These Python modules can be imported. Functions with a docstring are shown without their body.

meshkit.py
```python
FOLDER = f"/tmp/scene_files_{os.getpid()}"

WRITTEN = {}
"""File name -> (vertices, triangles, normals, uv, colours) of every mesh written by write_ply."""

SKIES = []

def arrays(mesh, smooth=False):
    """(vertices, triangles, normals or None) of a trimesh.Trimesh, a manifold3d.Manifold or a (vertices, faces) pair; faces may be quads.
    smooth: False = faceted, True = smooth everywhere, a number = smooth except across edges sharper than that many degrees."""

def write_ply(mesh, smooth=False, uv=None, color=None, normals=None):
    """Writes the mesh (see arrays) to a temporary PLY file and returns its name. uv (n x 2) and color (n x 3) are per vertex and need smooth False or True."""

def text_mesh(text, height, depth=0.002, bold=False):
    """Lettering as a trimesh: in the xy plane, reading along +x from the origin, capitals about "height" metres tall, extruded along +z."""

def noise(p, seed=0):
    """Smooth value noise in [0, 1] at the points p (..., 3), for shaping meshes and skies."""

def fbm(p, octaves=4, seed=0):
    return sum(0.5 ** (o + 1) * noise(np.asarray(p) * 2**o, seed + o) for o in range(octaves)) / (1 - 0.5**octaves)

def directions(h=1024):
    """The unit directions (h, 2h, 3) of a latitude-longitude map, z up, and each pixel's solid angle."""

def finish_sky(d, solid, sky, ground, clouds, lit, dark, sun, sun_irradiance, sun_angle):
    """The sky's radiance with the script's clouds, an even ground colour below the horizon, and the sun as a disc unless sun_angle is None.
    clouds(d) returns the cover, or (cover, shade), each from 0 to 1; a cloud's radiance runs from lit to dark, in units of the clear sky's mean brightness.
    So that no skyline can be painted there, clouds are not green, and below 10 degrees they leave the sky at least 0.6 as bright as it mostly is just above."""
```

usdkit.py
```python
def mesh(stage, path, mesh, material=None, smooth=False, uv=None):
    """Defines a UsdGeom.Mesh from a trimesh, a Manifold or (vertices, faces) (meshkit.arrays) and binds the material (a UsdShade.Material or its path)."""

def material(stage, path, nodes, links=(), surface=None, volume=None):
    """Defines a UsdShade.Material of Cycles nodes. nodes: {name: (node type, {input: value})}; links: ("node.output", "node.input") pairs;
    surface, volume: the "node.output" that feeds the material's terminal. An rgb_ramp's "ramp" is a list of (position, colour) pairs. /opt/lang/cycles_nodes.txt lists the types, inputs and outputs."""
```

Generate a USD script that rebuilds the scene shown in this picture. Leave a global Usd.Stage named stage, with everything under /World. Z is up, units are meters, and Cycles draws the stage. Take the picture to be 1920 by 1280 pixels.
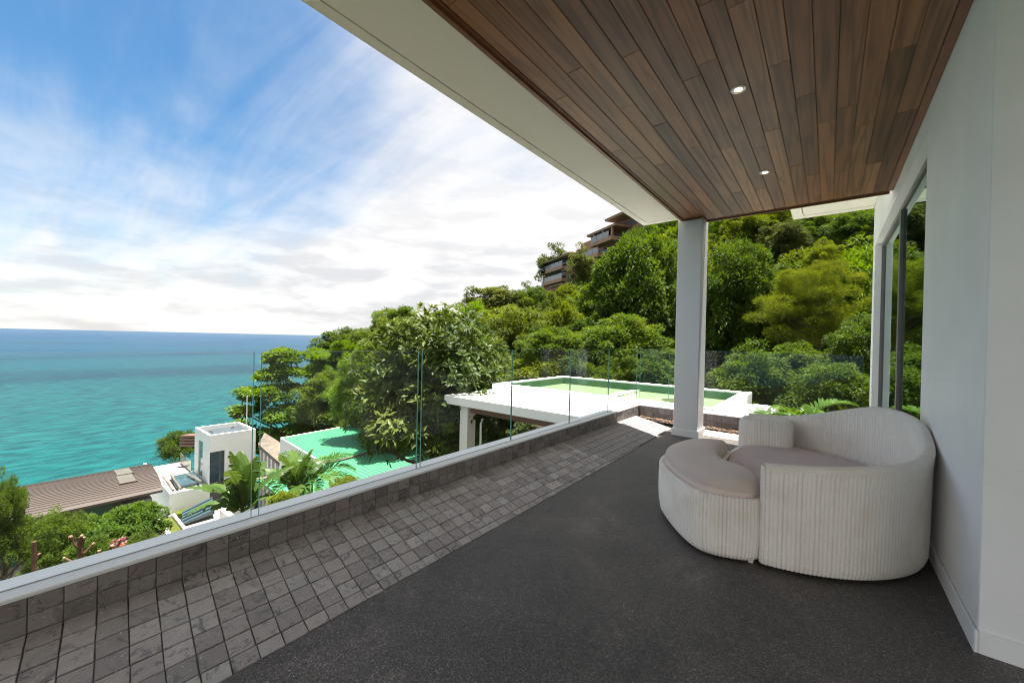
import math
import numpy as np
import trimesh, shapely
from scipy.spatial import Delaunay
from scipy.interpolate import RBFInterpolator, CubicSpline
import usdkit, meshkit
from pxr import Usd, UsdGeom, UsdLux, UsdShade, Gf, Sdf, Vt

stage = Usd.Stage.CreateInMemory()
UsdGeom.SetStageUpAxis(stage, UsdGeom.Tokens.z)
UsdGeom.SetStageMetersPerUnit(stage, 1.0)
world = UsdGeom.Xform.Define(stage, '/World')
stage.SetDefaultPrim(world.GetPrim())
UsdGeom.Scope.Define(stage, '/World/Looks')

# ---------------------------------------------------------------- camera, sky, sun, exposure
EXPOSURE = 1.80
SKY_STRENGTH = 0.085
SUN_INTENSITY = 1.25
SUN_DIR = np.array([0.050, 0.075, 1.0]); SUN_DIR /= np.linalg.norm(SUN_DIR)
F_PX, YAW, PITCH, ROLL = 734.875, 0.677969, -0.0049168, 0.0224864      # focal length for a 1920 px wide frame; yaw to the left
CAM = np.array([0.0, 0.0, 1.3])
_fw = np.array([-math.sin(YAW) * math.cos(PITCH), math.cos(YAW) * math.cos(PITCH), math.sin(PITCH)])
_rt = np.array([math.cos(YAW), math.sin(YAW), 0.0]); _up = np.cross(_rt, _fw)
RT = math.cos(ROLL) * _rt + math.sin(ROLL) * _up
UP = -math.sin(ROLL) * _rt + math.cos(ROLL) * _up
camera = UsdGeom.Camera.Define(stage, '/World/camera')
camera.CreateHorizontalApertureAttr(36.0)
camera.CreateVerticalApertureAttr(24.0)
camera.CreateFocalLengthAttr(36.0 * F_PX / 1920)
camera.CreateClippingRangeAttr(Gf.Vec2f(0.05, 100000))
camera.GetPrim().GetAttribute('exposure').Set(EXPOSURE)
_m = Gf.Matrix4d(*[*RT, 0, *UP, 0, *(-_fw), 0, *CAM, 1])
camera.AddTransformOp().Set(_m)

sun = UsdLux.DistantLight.Define(stage, '/World/sun')
sun.CreateIntensityAttr(SUN_INTENSITY); sun.CreateNormalizeAttr(True); sun.CreateAngleAttr(0.53)
sun.CreateColorAttr(Gf.Vec3f(1.0, 0.95, 0.87))
_z = SUN_DIR; _x = np.cross([0, 1, 0], _z); _x /= np.linalg.norm(_x); _y = np.cross(_z, _x)
sun.AddTransformOp().Set(Gf.Matrix4d(*[*_x, 0, *_y, 0, *_z, 0, 0, 0, 50, 1]))

SUN_EL = math.asin(SUN_DIR[2]); SUN_ROT = math.atan2(SUN_DIR[0], SUN_DIR[1])
BLUE = np.array([-0.895, -0.03, 0.445]); BLUE /= np.linalg.norm(BLUE)
sky_mat = usdkit.material(stage, '/World/Looks/sky', {
    'sky': ('sky_texture', {'sky_type': 'single_scattering', 'sun_disc': False, 'sun_elevation': SUN_EL, 'sun_rotation': SUN_ROT, 'altitude': 20.0, 'air_density': 1.0, 'aerosol_density': 0.6, 'ozone_density': 2.0}),
    'deep': ('hsv', {'hue': 0.492, 'saturation': 1.25, 'value': 0.62}),
    'dir': ('texture_coordinate', {}),
    'sep': ('separate_xyz', {}),
    # direction projected on a flat layer of cloud
    'zc': ('math', {'math_type': 'add', 'value2': 0.16}),
    'zm': ('math', {'math_type': 'maximum', 'value2': 0.05}),
    'px': ('math', {'math_type': 'divide'}), 'py': ('math', {'math_type': 'divide'}),
    'plane': ('combine_xyz', {'z': 0.0}),
    'streak_map': ('mapping', {'rotation': (0, 0, -0.50), 'scale': (0.55, 3.0, 1.0)}),
    'streak': ('noise_texture', {'scale': 1.6, 'detail': 9.0, 'roughness': 0.60, 'distortion': 0.55}),
    'puff': ('noise_texture', {'scale': 1.15, 'detail': 8.0, 'roughness': 0.55, 'distortion': 0.25}),
    # veil grows away from the clear patch
    'dot': ('vector_math', {'math_type': 'dot_product', 'vector2': tuple(BLUE)}),
    'veil': ('map_range', {'range_type': 'smoothstep', 'from_min': 1.0, 'from_max': 0.74, 'to_min': -0.14, 'to_max': 0.47, 'clamp': True}),
    'mixn': ('mix_float', {'fac': 0.55}),
    'con': ('map_range', {'from_min': 0.28, 'from_max': 0.72, 'to_min': 0.06, 'to_max': 0.62, 'clamp': True}),
    'sum': ('math', {'math_type': 'add'}),
    'low': ('map_range', {'range_type': 'smoothstep', 'from_min': 0.44, 'from_max': 0.08, 'to_min': 0.0, 'to_max': 0.42, 'clamp': True}),
    'sum2': ('math', {'math_type': 'add'}),
    'cover': ('map_range', {'range_type': 'smoothstep', 'from_min': 0.16, 'from_max': 0.92, 'to_min': 0.0, 'to_max': 0.97, 'clamp': True}),
    # grey bellies of the low clouds near the horizon
    'belly_map': ('mapping', {'scale': (3.2, 3.2, 13.0)}),
    'belly': ('noise_texture', {'scale': 1.9, 'detail': 6.0, 'roughness': 0.55}),
    'belly_f': ('map_range', {'range_type': 'smoothstep', 'from_min': 0.46, 'from_max': 0.64, 'to_min': 0.0, 'to_max': 1.0, 'clamp': True}),
    'belly_z': ('map_range', {'range_type': 'smoothstep', 'from_min': 0.34, 'from_max': 0.12, 'to_min': 0.28, 'to_max': 0.72, 'clamp': True}),
    'belly_m': ('math', {'math_type': 'multiply'}),
    'cloud': ('mix', {'color1': (3.55, 3.50, 3.46), 'color2': (2.5, 2.5, 2.6)}),
    'mix': ('mix', {}),
    'bg': ('background_shader', {'strength': SKY_STRENGTH}),
}, [('dir.generated', 'sep.vector'), ('sep.z', 'zc.value1'), ('zc.value', 'zm.value1'), ('sep.x', 'px.value1'), ('zm.value', 'px.value2'), ('sep.y', 'py.value1'), ('zm.value', 'py.value2'),
    ('px.value', 'plane.x'), ('py.value', 'plane.y'), ('plane.vector', 'streak_map.vector'), ('streak_map.vector', 'streak.vector'), ('plane.vector', 'puff.vector'),
    ('dir.generated', 'dot.vector1'), ('dot.value', 'veil.value'), ('streak.fac', 'mixn.a'), ('puff.fac', 'mixn.b'), ('mixn.result', 'con.value'), ('con.result', 'sum.value1'), ('veil.result', 'sum.value2'),
    ('sep.z', 'low.value'), ('sum.value', 'sum2.value1'), ('low.result', 'sum2.value2'), ('sum2.value', 'cover.value'),
    ('dir.generated', 'belly_map.vector'), ('belly_map.vector', 'belly.vector'), ('belly.fac', 'belly_f.value'), ('sep.z', 'belly_z.value'), ('belly_f.result', 'belly_m.value1'), ('belly_z.result', 'belly_m.value2'),
    ('belly_m.value', 'cloud.fac'), ('sky.color', 'deep.color'), ('deep.color', 'mix.color1'), ('cloud.color', 'mix.color2'), ('cover.result', 'mix.fac'), ('mix.color', 'bg.color')], surface='bg.background')
dome = UsdLux.DomeLight.Define(stage, '/World/sky')
UsdShade.MaterialBindingAPI.Apply(dome.GetPrim()).Bind(sky_mat)
dome.GetPrim().SetCustomDataByKey('kind', 'structure')

# ---------------------------------------------------------------- helpers
def ray(px, py):
    return RT * (px - 960) - UP * (py - 640) + _fw * F_PX
def at(px, py, dist):
    """the point seen at a pixel of the photograph, dist metres away over the ground"""
    d = ray(px, py); return CAM + d * (dist / math.hypot(d[0], d[1]))

_names = {}
LOC = {}
def numbered(parent, name):
    k = (parent, name); n = _names.get(k, 0); _names[k] = n + 1
    return name if n == 0 else f'{name}_{n:03d}'
def tag(prim, label=None, cat=None, group=None, kind=None):
    for k, v in (('label', label), ('category', cat), ('group', group), ('kind', kind)):
        if v: prim.SetCustomDataByKey(k, v)
    return prim
def thing(name, label, cat, loc=(0, 0, 0), group=None, kind=None):
    path = '/World/' + numbered('/World', name)
    x = UsdGeom.Xform.Define(stage, path); x.AddTranslateOp().Set(Gf.Vec3d(*map(float, loc)))
    LOC[path] = np.asarray(loc, float)
    return tag(x.GetPrim(), label, cat, group, kind)
def obj(name, mesh, mat, parent=None, smooth=False, label=None, cat=None, group=None, kind=None):
    """one Mesh prim; vertices are given in world coordinates and stored relative to the thing's base"""
    pp = str(parent.GetPath()) if parent is not None else '/World'
    path = pp + '/' + numbered(pp, name)
    loc = LOC.get(pp, np.zeros(3)); LOC[path] = loc
    if isinstance(mesh, MB): mesh = mesh.arr()
    v, f, n = meshkit.arrays(mesh, smooth)
    if n is None and False: pass
    pr = usdkit.mesh(stage, path, (v - loc, f), L(mat)) if n is None else None
    if n is not None:
        pr = usdkit.mesh(stage, path, (v - loc, f), L(mat))
        pr.CreateNormalsAttr(Vt.Vec3fArray.FromNumpy(n.astype(np.float32))); pr.SetNormalsInterpolation('vertex')
    return tag(pr.GetPrim(), label, cat, group, kind)
def structure(name, mesh, mat, parent=None, smooth=False, label=None):
    return obj(name, mesh, mat, parent, smooth, label=label, kind=None if parent is not None else 'structure')
def dup(class_path, name, label, cat, loc, rotz=0.0, scale=(1, 1, 1), group=None):
    x = UsdGeom.Xform.Define(stage, '/World/' + numbered('/World', name))
    x.AddTranslateOp().Set(Gf.Vec3d(*map(float, loc))); x.AddRotateZOp().Set(float(rotz)); x.AddScaleOp().Set(Gf.Vec3f(*map(float, scale)))
    x.GetPrim().GetReferences().AddInternalReference(class_path); x.GetPrim().SetInstanceable(True)
    return tag(x.GetPrim(), label, cat, group)

class MB:
    """collects quads, boxes and tubes into one mesh"""
    def __init__(s): s.v, s.f, s.n = [], [], 0
    def add(s, v, f):
        v = np.asarray(v, float); f = np.asarray(f, int)
        if f.shape[1] == 4: f = np.vstack([f[:, [0, 1, 2]], f[:, [0, 2, 3]]])
        s.v.append(v); s.f.append(f + s.n); s.n += len(v); return s
    def arr(s): return np.vstack(s.v), np.vstack(s.f)
    def quad(s, a, b, c, d): return s.add([a, b, c, d], [[0, 1, 2, 3]])
    def hexa(s, b, t):
        """bottom and top loops of 4 points (counter-clockwise seen from above)"""
        return s.add([*b, *t], [[3, 2, 1, 0], [4, 5, 6, 7], [0, 1, 5, 4], [1, 2, 6, 5], [2, 3, 7, 6], [3, 0, 4, 7]])
    def box(s, x0, y0, z0, x1, y1, z1):
        r = [(x0, y0), (x1, y0), (x1, y1), (x0, y1)]
        return s.hexa([(*p, z0) for p in r], [(*p, z1) for p in r])
    def bbox(s, x0, y0, z0, x1, y1, z1, c=0.006):
        """box with chamfered edges"""
        m = meshbox(x1 - x0, y1 - y0, z1 - z0, c); m[0][:] += [(x0 + x1) / 2, (y0 + y1) / 2, (z0 + z1) / 2]
        return s.add(*m)
    def tile(s, q, n, h, bev):
        """a slab on the quad q (4 points, ccw seen along -n), thickness h along n, bevelled top edge"""
        q = np.asarray(q, float); n = np.asarray(n, float); c = q.mean(0)
        inw = np.array([((q[(i + 1) % 4] - q[i]) / np.linalg.norm(q[(i + 1) % 4] - q[i]) + (q[i - 1] - q[i]) / np.linalg.norm(q[i - 1] - q[i])) for i in range(4)])
        v = np.vstack([q, q + n * (h - bev), q + n * h + inw * bev]); fs = [[8, 9, 10, 11]]
        for o in (0, 4):
            for i in range(4): j = (i + 1) % 4; fs.append([o + i, o + j, o + 4 + j, o + 4 + i])
        return s.add(v, fs)
    def tube(s, pts, rad, sides=8, caps=True):
        p = np.asarray(pts, float); t = np.gradient(p, axis=0); t /= np.linalg.norm(t, axis=1, keepdims=True) + 1e-12
        ref = np.where(np.abs(t[:, 2:]) < 0.9, [[0, 0, 1.0]], [[1.0, 0, 0]])
        a = np.cross(t, ref); a /= np.linalg.norm(a, axis=1, keepdims=True); b = np.cross(t, a)
        ang = np.arange(sides) * 2 * np.pi / sides; rad = np.broadcast_to(rad, (len(p),))
        v = (p[:, None] + rad[:, None, None] * (np.cos(ang)[None, :, None] * a[:, None] + np.sin(ang)[None, :, None] * b[:, None])).reshape(-1, 3)
        i, j = np.meshgrid(np.arange(len(p) - 1), np.arange(sides), indexing='ij'); j2 = (j + 1) % sides
        f = np.stack([i * sides + j, i * sides + j2, (i + 1) * sides + j2, (i + 1) * sides + j], -1).reshape(-1, 4)
        s.add(v, f[:, ::-1])
        if caps:
            k = np.arange(1, sides - 1)
            s.add(v[:sides], np.stack([0 * k, k + 1, k], 1)[:, ::-1]); s.add(v[-sides:], np.stack([0 * k, k, k + 1], 1)[:, ::-1])
        return s
    def prism(s, poly, z0, z1):
        poly = np.asarray(poly, float); n = len(poly)
        pts, tri = fill(poly)
        s.add(np.c_[pts, np.full(len(pts), z1)], tri); s.add(np.c_[pts, np.full(len(pts), z0)], tri[:, ::-1])
        v = np.vstack([np.c_[poly, np.full(n, z0)], np.c_[poly, np.full(n, z1)]]); i = np.arange(n); j = (i + 1) % n
        return s.add(v, np.stack([i, j, j + n, i + n], 1))
def meshbox(a, b, c, ch):
    ch = min(ch, a * .45, b * .45, c * .45); h = np.array([a, b, c]) / 2
    pts = []
    for sx in (-1, 1):
        for sy in (-1, 1):
            for sz in (-1, 1):
                for k in range(3):
                    p = np.array([sx, sy, sz]) * h; q = p - np.array([sx, sy, sz]) * ch; q[k] = p[k]; pts.append(q)
    m = trimesh.convex.convex_hull(np.array(pts)); return [np.array(m.vertices), np.array(m.faces)]
def fill(poly, inner=None):
    """triangulates a simple polygon (ccw), optionally with inner points"""
    pts = np.asarray(poly, float)
    if inner is not None and len(inner): pts = np.vstack([pts, inner])
    tri = Delaunay(pts).simplices
    c = pts[tri].mean(1); g = shapely.Polygon(poly)
    tri = tri[shapely.contains_xy(g, c[:, 0], c[:, 1])]
    a, b, d = pts[tri[:, 0]], pts[tri[:, 1]], pts[tri[:, 2]]
    flip = ((b[:, 0] - a[:, 0]) * (d[:, 1] - a[:, 1]) - (b[:, 1] - a[:, 1]) * (d[:, 0] - a[:, 0])) < 0
    tri[flip] = tri[flip][:, ::-1]
    return pts, tri
def box(*a): return MB().box(*a)
def bbox(*a, c=0.006): return MB().bbox(*a, c=c)

# ---------------------------------------------------------------- materials
_looks = {}
def L(name): return _looks[name]
def mat(name, nodes, links=(), surface='p.BSDF', volume=None):
    _looks[name] = usdkit.material(stage, '/World/Looks/' + name, nodes, links, surface=surface, volume=volume)
def plain(name, col, rough=0.5, spec=0.5, var=0.06, scale=3.0, bump=0.0, bscale=60.0, metallic=0.0):
    """a paint or stone with mild uneven tone and fine relief"""
    n = {'g': ('geometry', {}), 'n': ('noise_texture', {'scale': scale, 'detail': 6.0, 'roughness': 0.6}),
         'r': ('rgb_ramp', {'ramp': [(0.25, tuple(c * (1 - var) for c in col)), (0.75, tuple(min(1, c * (1 + var)) for c in col))]}),
         'p': ('principled_bsdf', {'roughness': rough, 'specular_ior_level': spec, 'metallic': metallic})}
    l = [('g.position', 'n.vector'), ('n.fac', 'r.fac'), ('r.color', 'p.base_color')]
    if bump:
        n['bn'] = ('noise_texture', {'scale': bscale, 'detail': 4.0}); n['b'] = ('bump', {'strength': bump, 'distance': 0.004})
        l += [('g.position', 'bn.vector'), ('bn.fac', 'b.height'), ('b.normal', 'p.normal')]
    mat(name, n, l)

plain('white_paint', (0.84, 0.84, 0.83), rough=0.55, spec=0.3, var=0.02, scale=1.3, bump=0.25, bscale=45)
plain('soffit_paint', (0.92, 0.875, 0.80), rough=0.7, spec=0.2, var=0.015, scale=1.0)
plain('lavender_paint', (0.72, 0.72, 0.74), rough=0.6, spec=0.3, var=0.02, scale=1.2, bump=0.2, bscale=40)
plain('wall_paint', (0.78, 0.785, 0.775), rough=0.5, spec=0.35, var=0.10, scale=1.0, bump=0.3, bscale=30)
plain('grey_frame', (0.165, 0.145, 0.14), rough=0.4, spec=0.5, var=0.05)
plain('grout', (0.125, 0.113, 0.104), rough=0.9, spec=0.2, var=0.25, scale=14)
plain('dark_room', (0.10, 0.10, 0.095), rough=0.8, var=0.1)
plain('concrete', (0.29, 0.28, 0.255), rough=0.85, spec=0.25, var=0.22, scale=0.7, bump=0.4, bscale=12)
plain('stained_concrete', (0.155, 0.130, 0.105), rough=0.9, spec=0.2, var=0.45, scale=0.8, bump=0.4, bscale=9)
plain('villa_white', (0.74, 0.74, 0.72), rough=0.6, spec=0.3, var=0.05, scale=0.35)
plain('slab_white', (0.82, 0.82, 0.81), rough=0.6, spec=0.3, var=0.04, scale=0.8)
plain('pool_green', (0.135, 0.200, 0.100), rough=0.6, spec=0.3, var=0.10, scale=0.45)
plain('pool_green_wall', (0.085, 0.195, 0.100), rough=0.6, spec=0.3, var=0.12, scale=0.8)
plain('sheet_green', (0.060, 0.270, 0.135), rough=0.45, spec=0.4, var=0.09, scale=0.35)
plain('sheet_green_pale', (0.080, 0.300, 0.158), rough=0.45, spec=0.4, var=0.09, scale=0.35)
plain('brown_roof', (0.085, 0.065, 0.056), rough=0.65, spec=0.3, var=0.12, scale=0.3)
plain('brown_beam', (0.16, 0.085, 0.055), rough=0.6, var=0.2, scale=3)
plain('dark_water', (0.07, 0.085, 0.10), rough=0.25, spec=0.5, var=0.3, scale=0.6)
plain('moss', (0.085, 0.100, 0.020), rough=0.95, spec=0.1, var=0.45, scale=1.6)
plain('tan_wall', (0.30, 0.165, 0.105), rough=0.8, spec=0.2, var=0.12, scale=0.3)
plain('tan_slab', (0.33, 0.205, 0.135), rough=0.8, spec=0.2, var=0.12, scale=0.3)
plain('brown_tiles', (0.14, 0.09, 0.07), rough=0.7, spec=0.2, var=0.2, scale=0.6)
plain('apartment_dark', (0.05, 0.042, 0.04), rough=0.3, var=0.2, scale=0.5)
plain('pale_rail_glass', (0.235, 0.215, 0.195), rough=0.15, spec=0.6, var=0.12, scale=0.5)
plain('blue_pane', (0.05, 0.09, 0.11), rough=0.06, spec=0.8, var=0.3, scale=0.4)
plain('green_pane', (0.04, 0.13, 0.11), rough=0.06, spec=0.8, var=0.3, scale=0.4)
plain('skylight_pane', (0.115, 0.10, 0.072), rough=0.3, var=0.2, scale=1.5)
plain('sealant', (0.33, 0.34, 0.35), rough=0.5, var=0.1)
plain('rib_paint', (0.33, 0.38, 0.29), rough=0.6, var=0.1)
plain('puddle_stain', (0.075, 0.095, 0.035), rough=0.35, var=0.3, scale=2)
plain('bark', (0.13, 0.10, 0.075), rough=0.95, spec=0.15, var=0.35, scale=5, bump=0.8, bscale=18)
plain('cut_wood', (0.105, 0.062, 0.038), rough=0.9, spec=0.15, var=0.35, scale=6, bump=0.6, bscale=22)
plain('pink_petal', (0.36, 0.15, 0.16), rough=0.7, spec=0.2, var=0.3, scale=6)
plain('orange_petal', (0.34, 0.10, 0.05), rough=0.7, spec=0.2, var=0.3, scale=6)
plain('ring_metal', (0.78, 0.77, 0.74), rough=0.35, spec=0.5, var=0.02)
plain('stem', (0.20, 0.21, 0.08), rough=0.7, spec=0.3, var=0.25, scale=6)
mat('lamp', {'p': ('emission', {'color': (1.0, 0.80, 0.48), 'strength': 6.0})}, [], surface='p.emission')

# dark exposed-aggregate floor: millimetre grains, a few pale ones, worn lighter patches
mat('aggregate', {'g': ('geometry', {}),
    'v': ('voronoi_texture', {'scale': 300.0, 'randomness': 1.0}),
    's': ('separate_color', {}),
    'r': ('rgb_ramp', {'ramp': [(0.0, (0.028, 0.025, 0.023)), (0.45, (0.068, 0.060, 0.055)), (0.78, (0.118, 0.103, 0.093)), (0.93, (0.165, 0.142, 0.122)), (0.985, (0.34, 0.32, 0.30)), (1.0, (0.45, 0.43, 0.41))]}),
    'pn': ('noise_texture', {'scale': 1.3, 'detail': 9.0, 'roughness': 0.68, 'distortion': 0.7}),
    'pr': ('rgb_ramp', {'ramp': [(0.28, (0.62, 0.61, 0.61)), (0.46, (0.92, 0.92, 0.92)), (0.56, (1.15, 1.14, 1.12)), (0.64, (1.6, 1.56, 1.52)), (0.78, (2.2, 2.1, 2.0))]}),
    'm': ('mix', {'mix_type': 'multiply', 'fac': 1.0}),
    'b': ('bump', {'strength': 0.9, 'distance': 0.003}),
    'p': ('principled_bsdf', {'roughness': 0.5, 'specular_ior_level': 0.6})},
    [('g.position', 'v.vector'), ('v.color', 's.color'), ('s.r', 'r.fac'), ('g.position', 'pn.vector'), ('pn.fac', 'pr.fac'), ('r.color', 'm.color1'), ('pr.color', 'm.color2'),
     ('m.color', 'p.base_color'), ('v.distance', 'b.height'), ('b.normal', 'p.normal')])

# split slate tiles: every piece its own tone, darker islands, pale chips
def slate(name, base, island):
    rnd = 'island' if island else 'obj'
    mat(name, {'g': ('geometry', {}), 'o': ('object_info', {}),
        'off': ('combine_xyz', {}), 'offs': ('math', {'math_type': 'multiply', 'value2': 37.0}), 'pos': ('vector_math', {'math_type': 'add'}),
        'n1': ('noise_texture', {'scale': 13.0, 'detail': 8.0, 'roughness': 0.66, 'distortion': 1.9}),
        'n2': ('noise_texture', {'scale': 42.0, 'detail': 5.0, 'roughness': 0.6, 'distortion': 2.2}),
        'tone': ('rgb_ramp', {'ramp': [(0.0, tuple(c * 0.70 for c in base)), (0.35, tuple(c * 0.92 for c in base)), (0.65, tuple(c * 1.05 for c in base)), (0.85, (base[0] * 1.02, base[1] * 1.08, base[2] * 1.10)), (1.0, tuple(c * 1.25 for c in base))]}),
        'blot': ('rgb_ramp', {'ramp': [(0.28, (0.34, 0.36, 0.39)), (0.41, (0.55, 0.56, 0.60)), (0.44, (0.95, 0.95, 0.95)), (0.60, (1.06, 1.05, 1.04)), (0.66, (1.22, 1.19, 1.17)), (0.80, (1.40, 1.36, 1.32))]}),
        'chip': ('rgb_ramp', {'ramp': [(0.0, (0, 0, 0)), (0.63, (0, 0, 0)), (0.67, (1, 1, 1)), (1.0, (1, 1, 1))]}),
        'vs': ('map_range', {'from_min': 0.0, 'from_max': 1.0, 'to_min': 0.45, 'to_max': 1.15, 'clamp': False}), 'vf': ('math', {'math_type': 'fraction'}), 'vk': ('math', {'math_type': 'multiply', 'value2': 7.31}),
        'm': ('mix', {'mix_type': 'multiply', 'fac': 1.0}), 'm2': ('mix', {'color2': (0.50, 0.47, 0.455)}),
        'b': ('bump', {'strength': 0.7, 'distance': 0.006}),
        'p': ('principled_bsdf', {'roughness': 0.6, 'specular_ior_level': 0.45})},
        [(('g.random_per_island' if island else 'o.random'), 'offs.value1'), ('offs.value', 'off.x'), ('offs.value', 'off.z'), ('g.position', 'pos.vector1'), ('off.vector', 'pos.vector2'), (('g.random_per_island' if island else 'o.random'), 'vk.value1'), ('vk.value', 'vf.value1'), ('vf.value', 'vs.value'), ('vs.result', 'm.fac'),
         ('pos.vector', 'n1.vector'), ('pos.vector', 'n2.vector'), (('g.random_per_island' if island else 'o.random'), 'tone.fac'), ('n1.fac', 'blot.fac'), ('n2.fac', 'chip.fac'),
         ('tone.color', 'm.color1'), ('blot.color', 'm.color2'), ('m.color', 'm2.color1'), ('chip.color', 'm2.fac'), ('m2.color', 'p.base_color'), ('n1.fac', 'b.height'), ('b.normal', 'p.normal')])
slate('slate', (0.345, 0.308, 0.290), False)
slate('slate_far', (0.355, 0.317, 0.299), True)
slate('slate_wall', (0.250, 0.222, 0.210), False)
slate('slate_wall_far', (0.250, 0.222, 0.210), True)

# oiled planks: tone by plank, cathedral grain along the plank
mat('plank', {'g': ('geometry', {}), 'o': ('object_info', {}),
    'off': ('combine_xyz', {}), 'offs': ('math', {'math_type': 'multiply', 'value2': 91.0}), 'pos': ('vector_math', {'math_type': 'add'}),
    'mp': ('mapping', {'scale': (11.0, 0.42, 11.0)}),
    'n1': ('noise_texture', {'scale': 1.0, 'detail': 2.0, 'roughness': 0.4, 'distortion': 0.35}),
    'k': ('math', {'math_type': 'multiply', 'value2': 34.0}), 'sn': ('math', {'math_type': 'sine'}),
    'mp2': ('mapping', {'scale': (160.0, 5.0, 160.0)}), 'n2': ('noise_texture', {'scale': 1.0, 'detail': 4.0, 'roughness': 0.6}),
    'n3': ('noise_texture', {'scale': 2.2, 'detail': 4.0}),
    'tone': ('rgb_ramp', {'ramp': [(0.0, (0.085, 0.034, 0.017)), (0.2, (0.255, 0.100, 0.038)), (0.4, (0.135, 0.055, 0.025)), (0.6, (0.300, 0.122, 0.045)), (0.8, (0.170, 0.074, 0.034)), (1.0, (0.310, 0.142, 0.058))]}),
    'ring': ('rgb_ramp', {'ramp': [(0.0, (0.46, 0.43, 0.40)), (0.30, (0.86, 0.85, 0.84)), (0.8, (1.08, 1.08, 1.08)), (1.0, (1.16, 1.15, 1.14))]}),
    'rr': ('map_range', {'from_min': -1.0, 'from_max': 1.0, 'clamp': True}),
    'fib': ('rgb_ramp', {'ramp': [(0.3, (0.82, 0.82, 0.82)), (0.7, (1.16, 1.16, 1.16))]}),
    'bro': ('rgb_ramp', {'ramp': [(0.3, (0.86, 0.86, 0.87)), (0.7, (1.14, 1.13, 1.12))]}),
    'm1': ('mix', {'mix_type': 'multiply', 'fac': 0.7}), 'm2': ('mix', {'mix_type': 'multiply', 'fac': 1.0}), 'm3': ('mix', {'mix_type': 'multiply', 'fac': 1.0}),
    'b': ('bump', {'strength': 0.2, 'distance': 0.002}),
    'p': ('principled_bsdf', {'roughness': 0.48, 'specular_ior_level': 0.45})},
    [('o.random', 'offs.value1'), ('offs.value', 'off.x'), ('offs.value', 'off.y'), ('g.position', 'pos.vector1'), ('off.vector', 'pos.vector2'), ('pos.vector', 'mp.vector'), ('mp.vector', 'n1.vector'),
     ('n1.fac', 'k.value1'), ('k.value', 'sn.value1'), ('sn.value', 'rr.value'), ('rr.result', 'ring.fac'), ('pos.vector', 'mp2.vector'), ('mp2.vector', 'n2.vector'), ('n2.fac', 'fib.fac'), ('pos.vector', 'n3.vector'), ('n3.fac', 'bro.fac'),
     ('o.random', 'tone.fac'), ('tone.color', 'm1.color1'), ('ring.color', 'm1.color2'), ('m1.color', 'm2.color1'), ('fib.color', 'm2.color2'), ('m2.color', 'm3.color1'), ('bro.color', 'm3.color2'), ('m3.color', 'p.base_color'),
     ('n2.fac', 'b.height'), ('b.normal', 'p.normal')])
plain('wood_trim', (0.20, 0.080, 0.038), rough=0.45, spec=0.4, var=0.25, scale=7)

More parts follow.
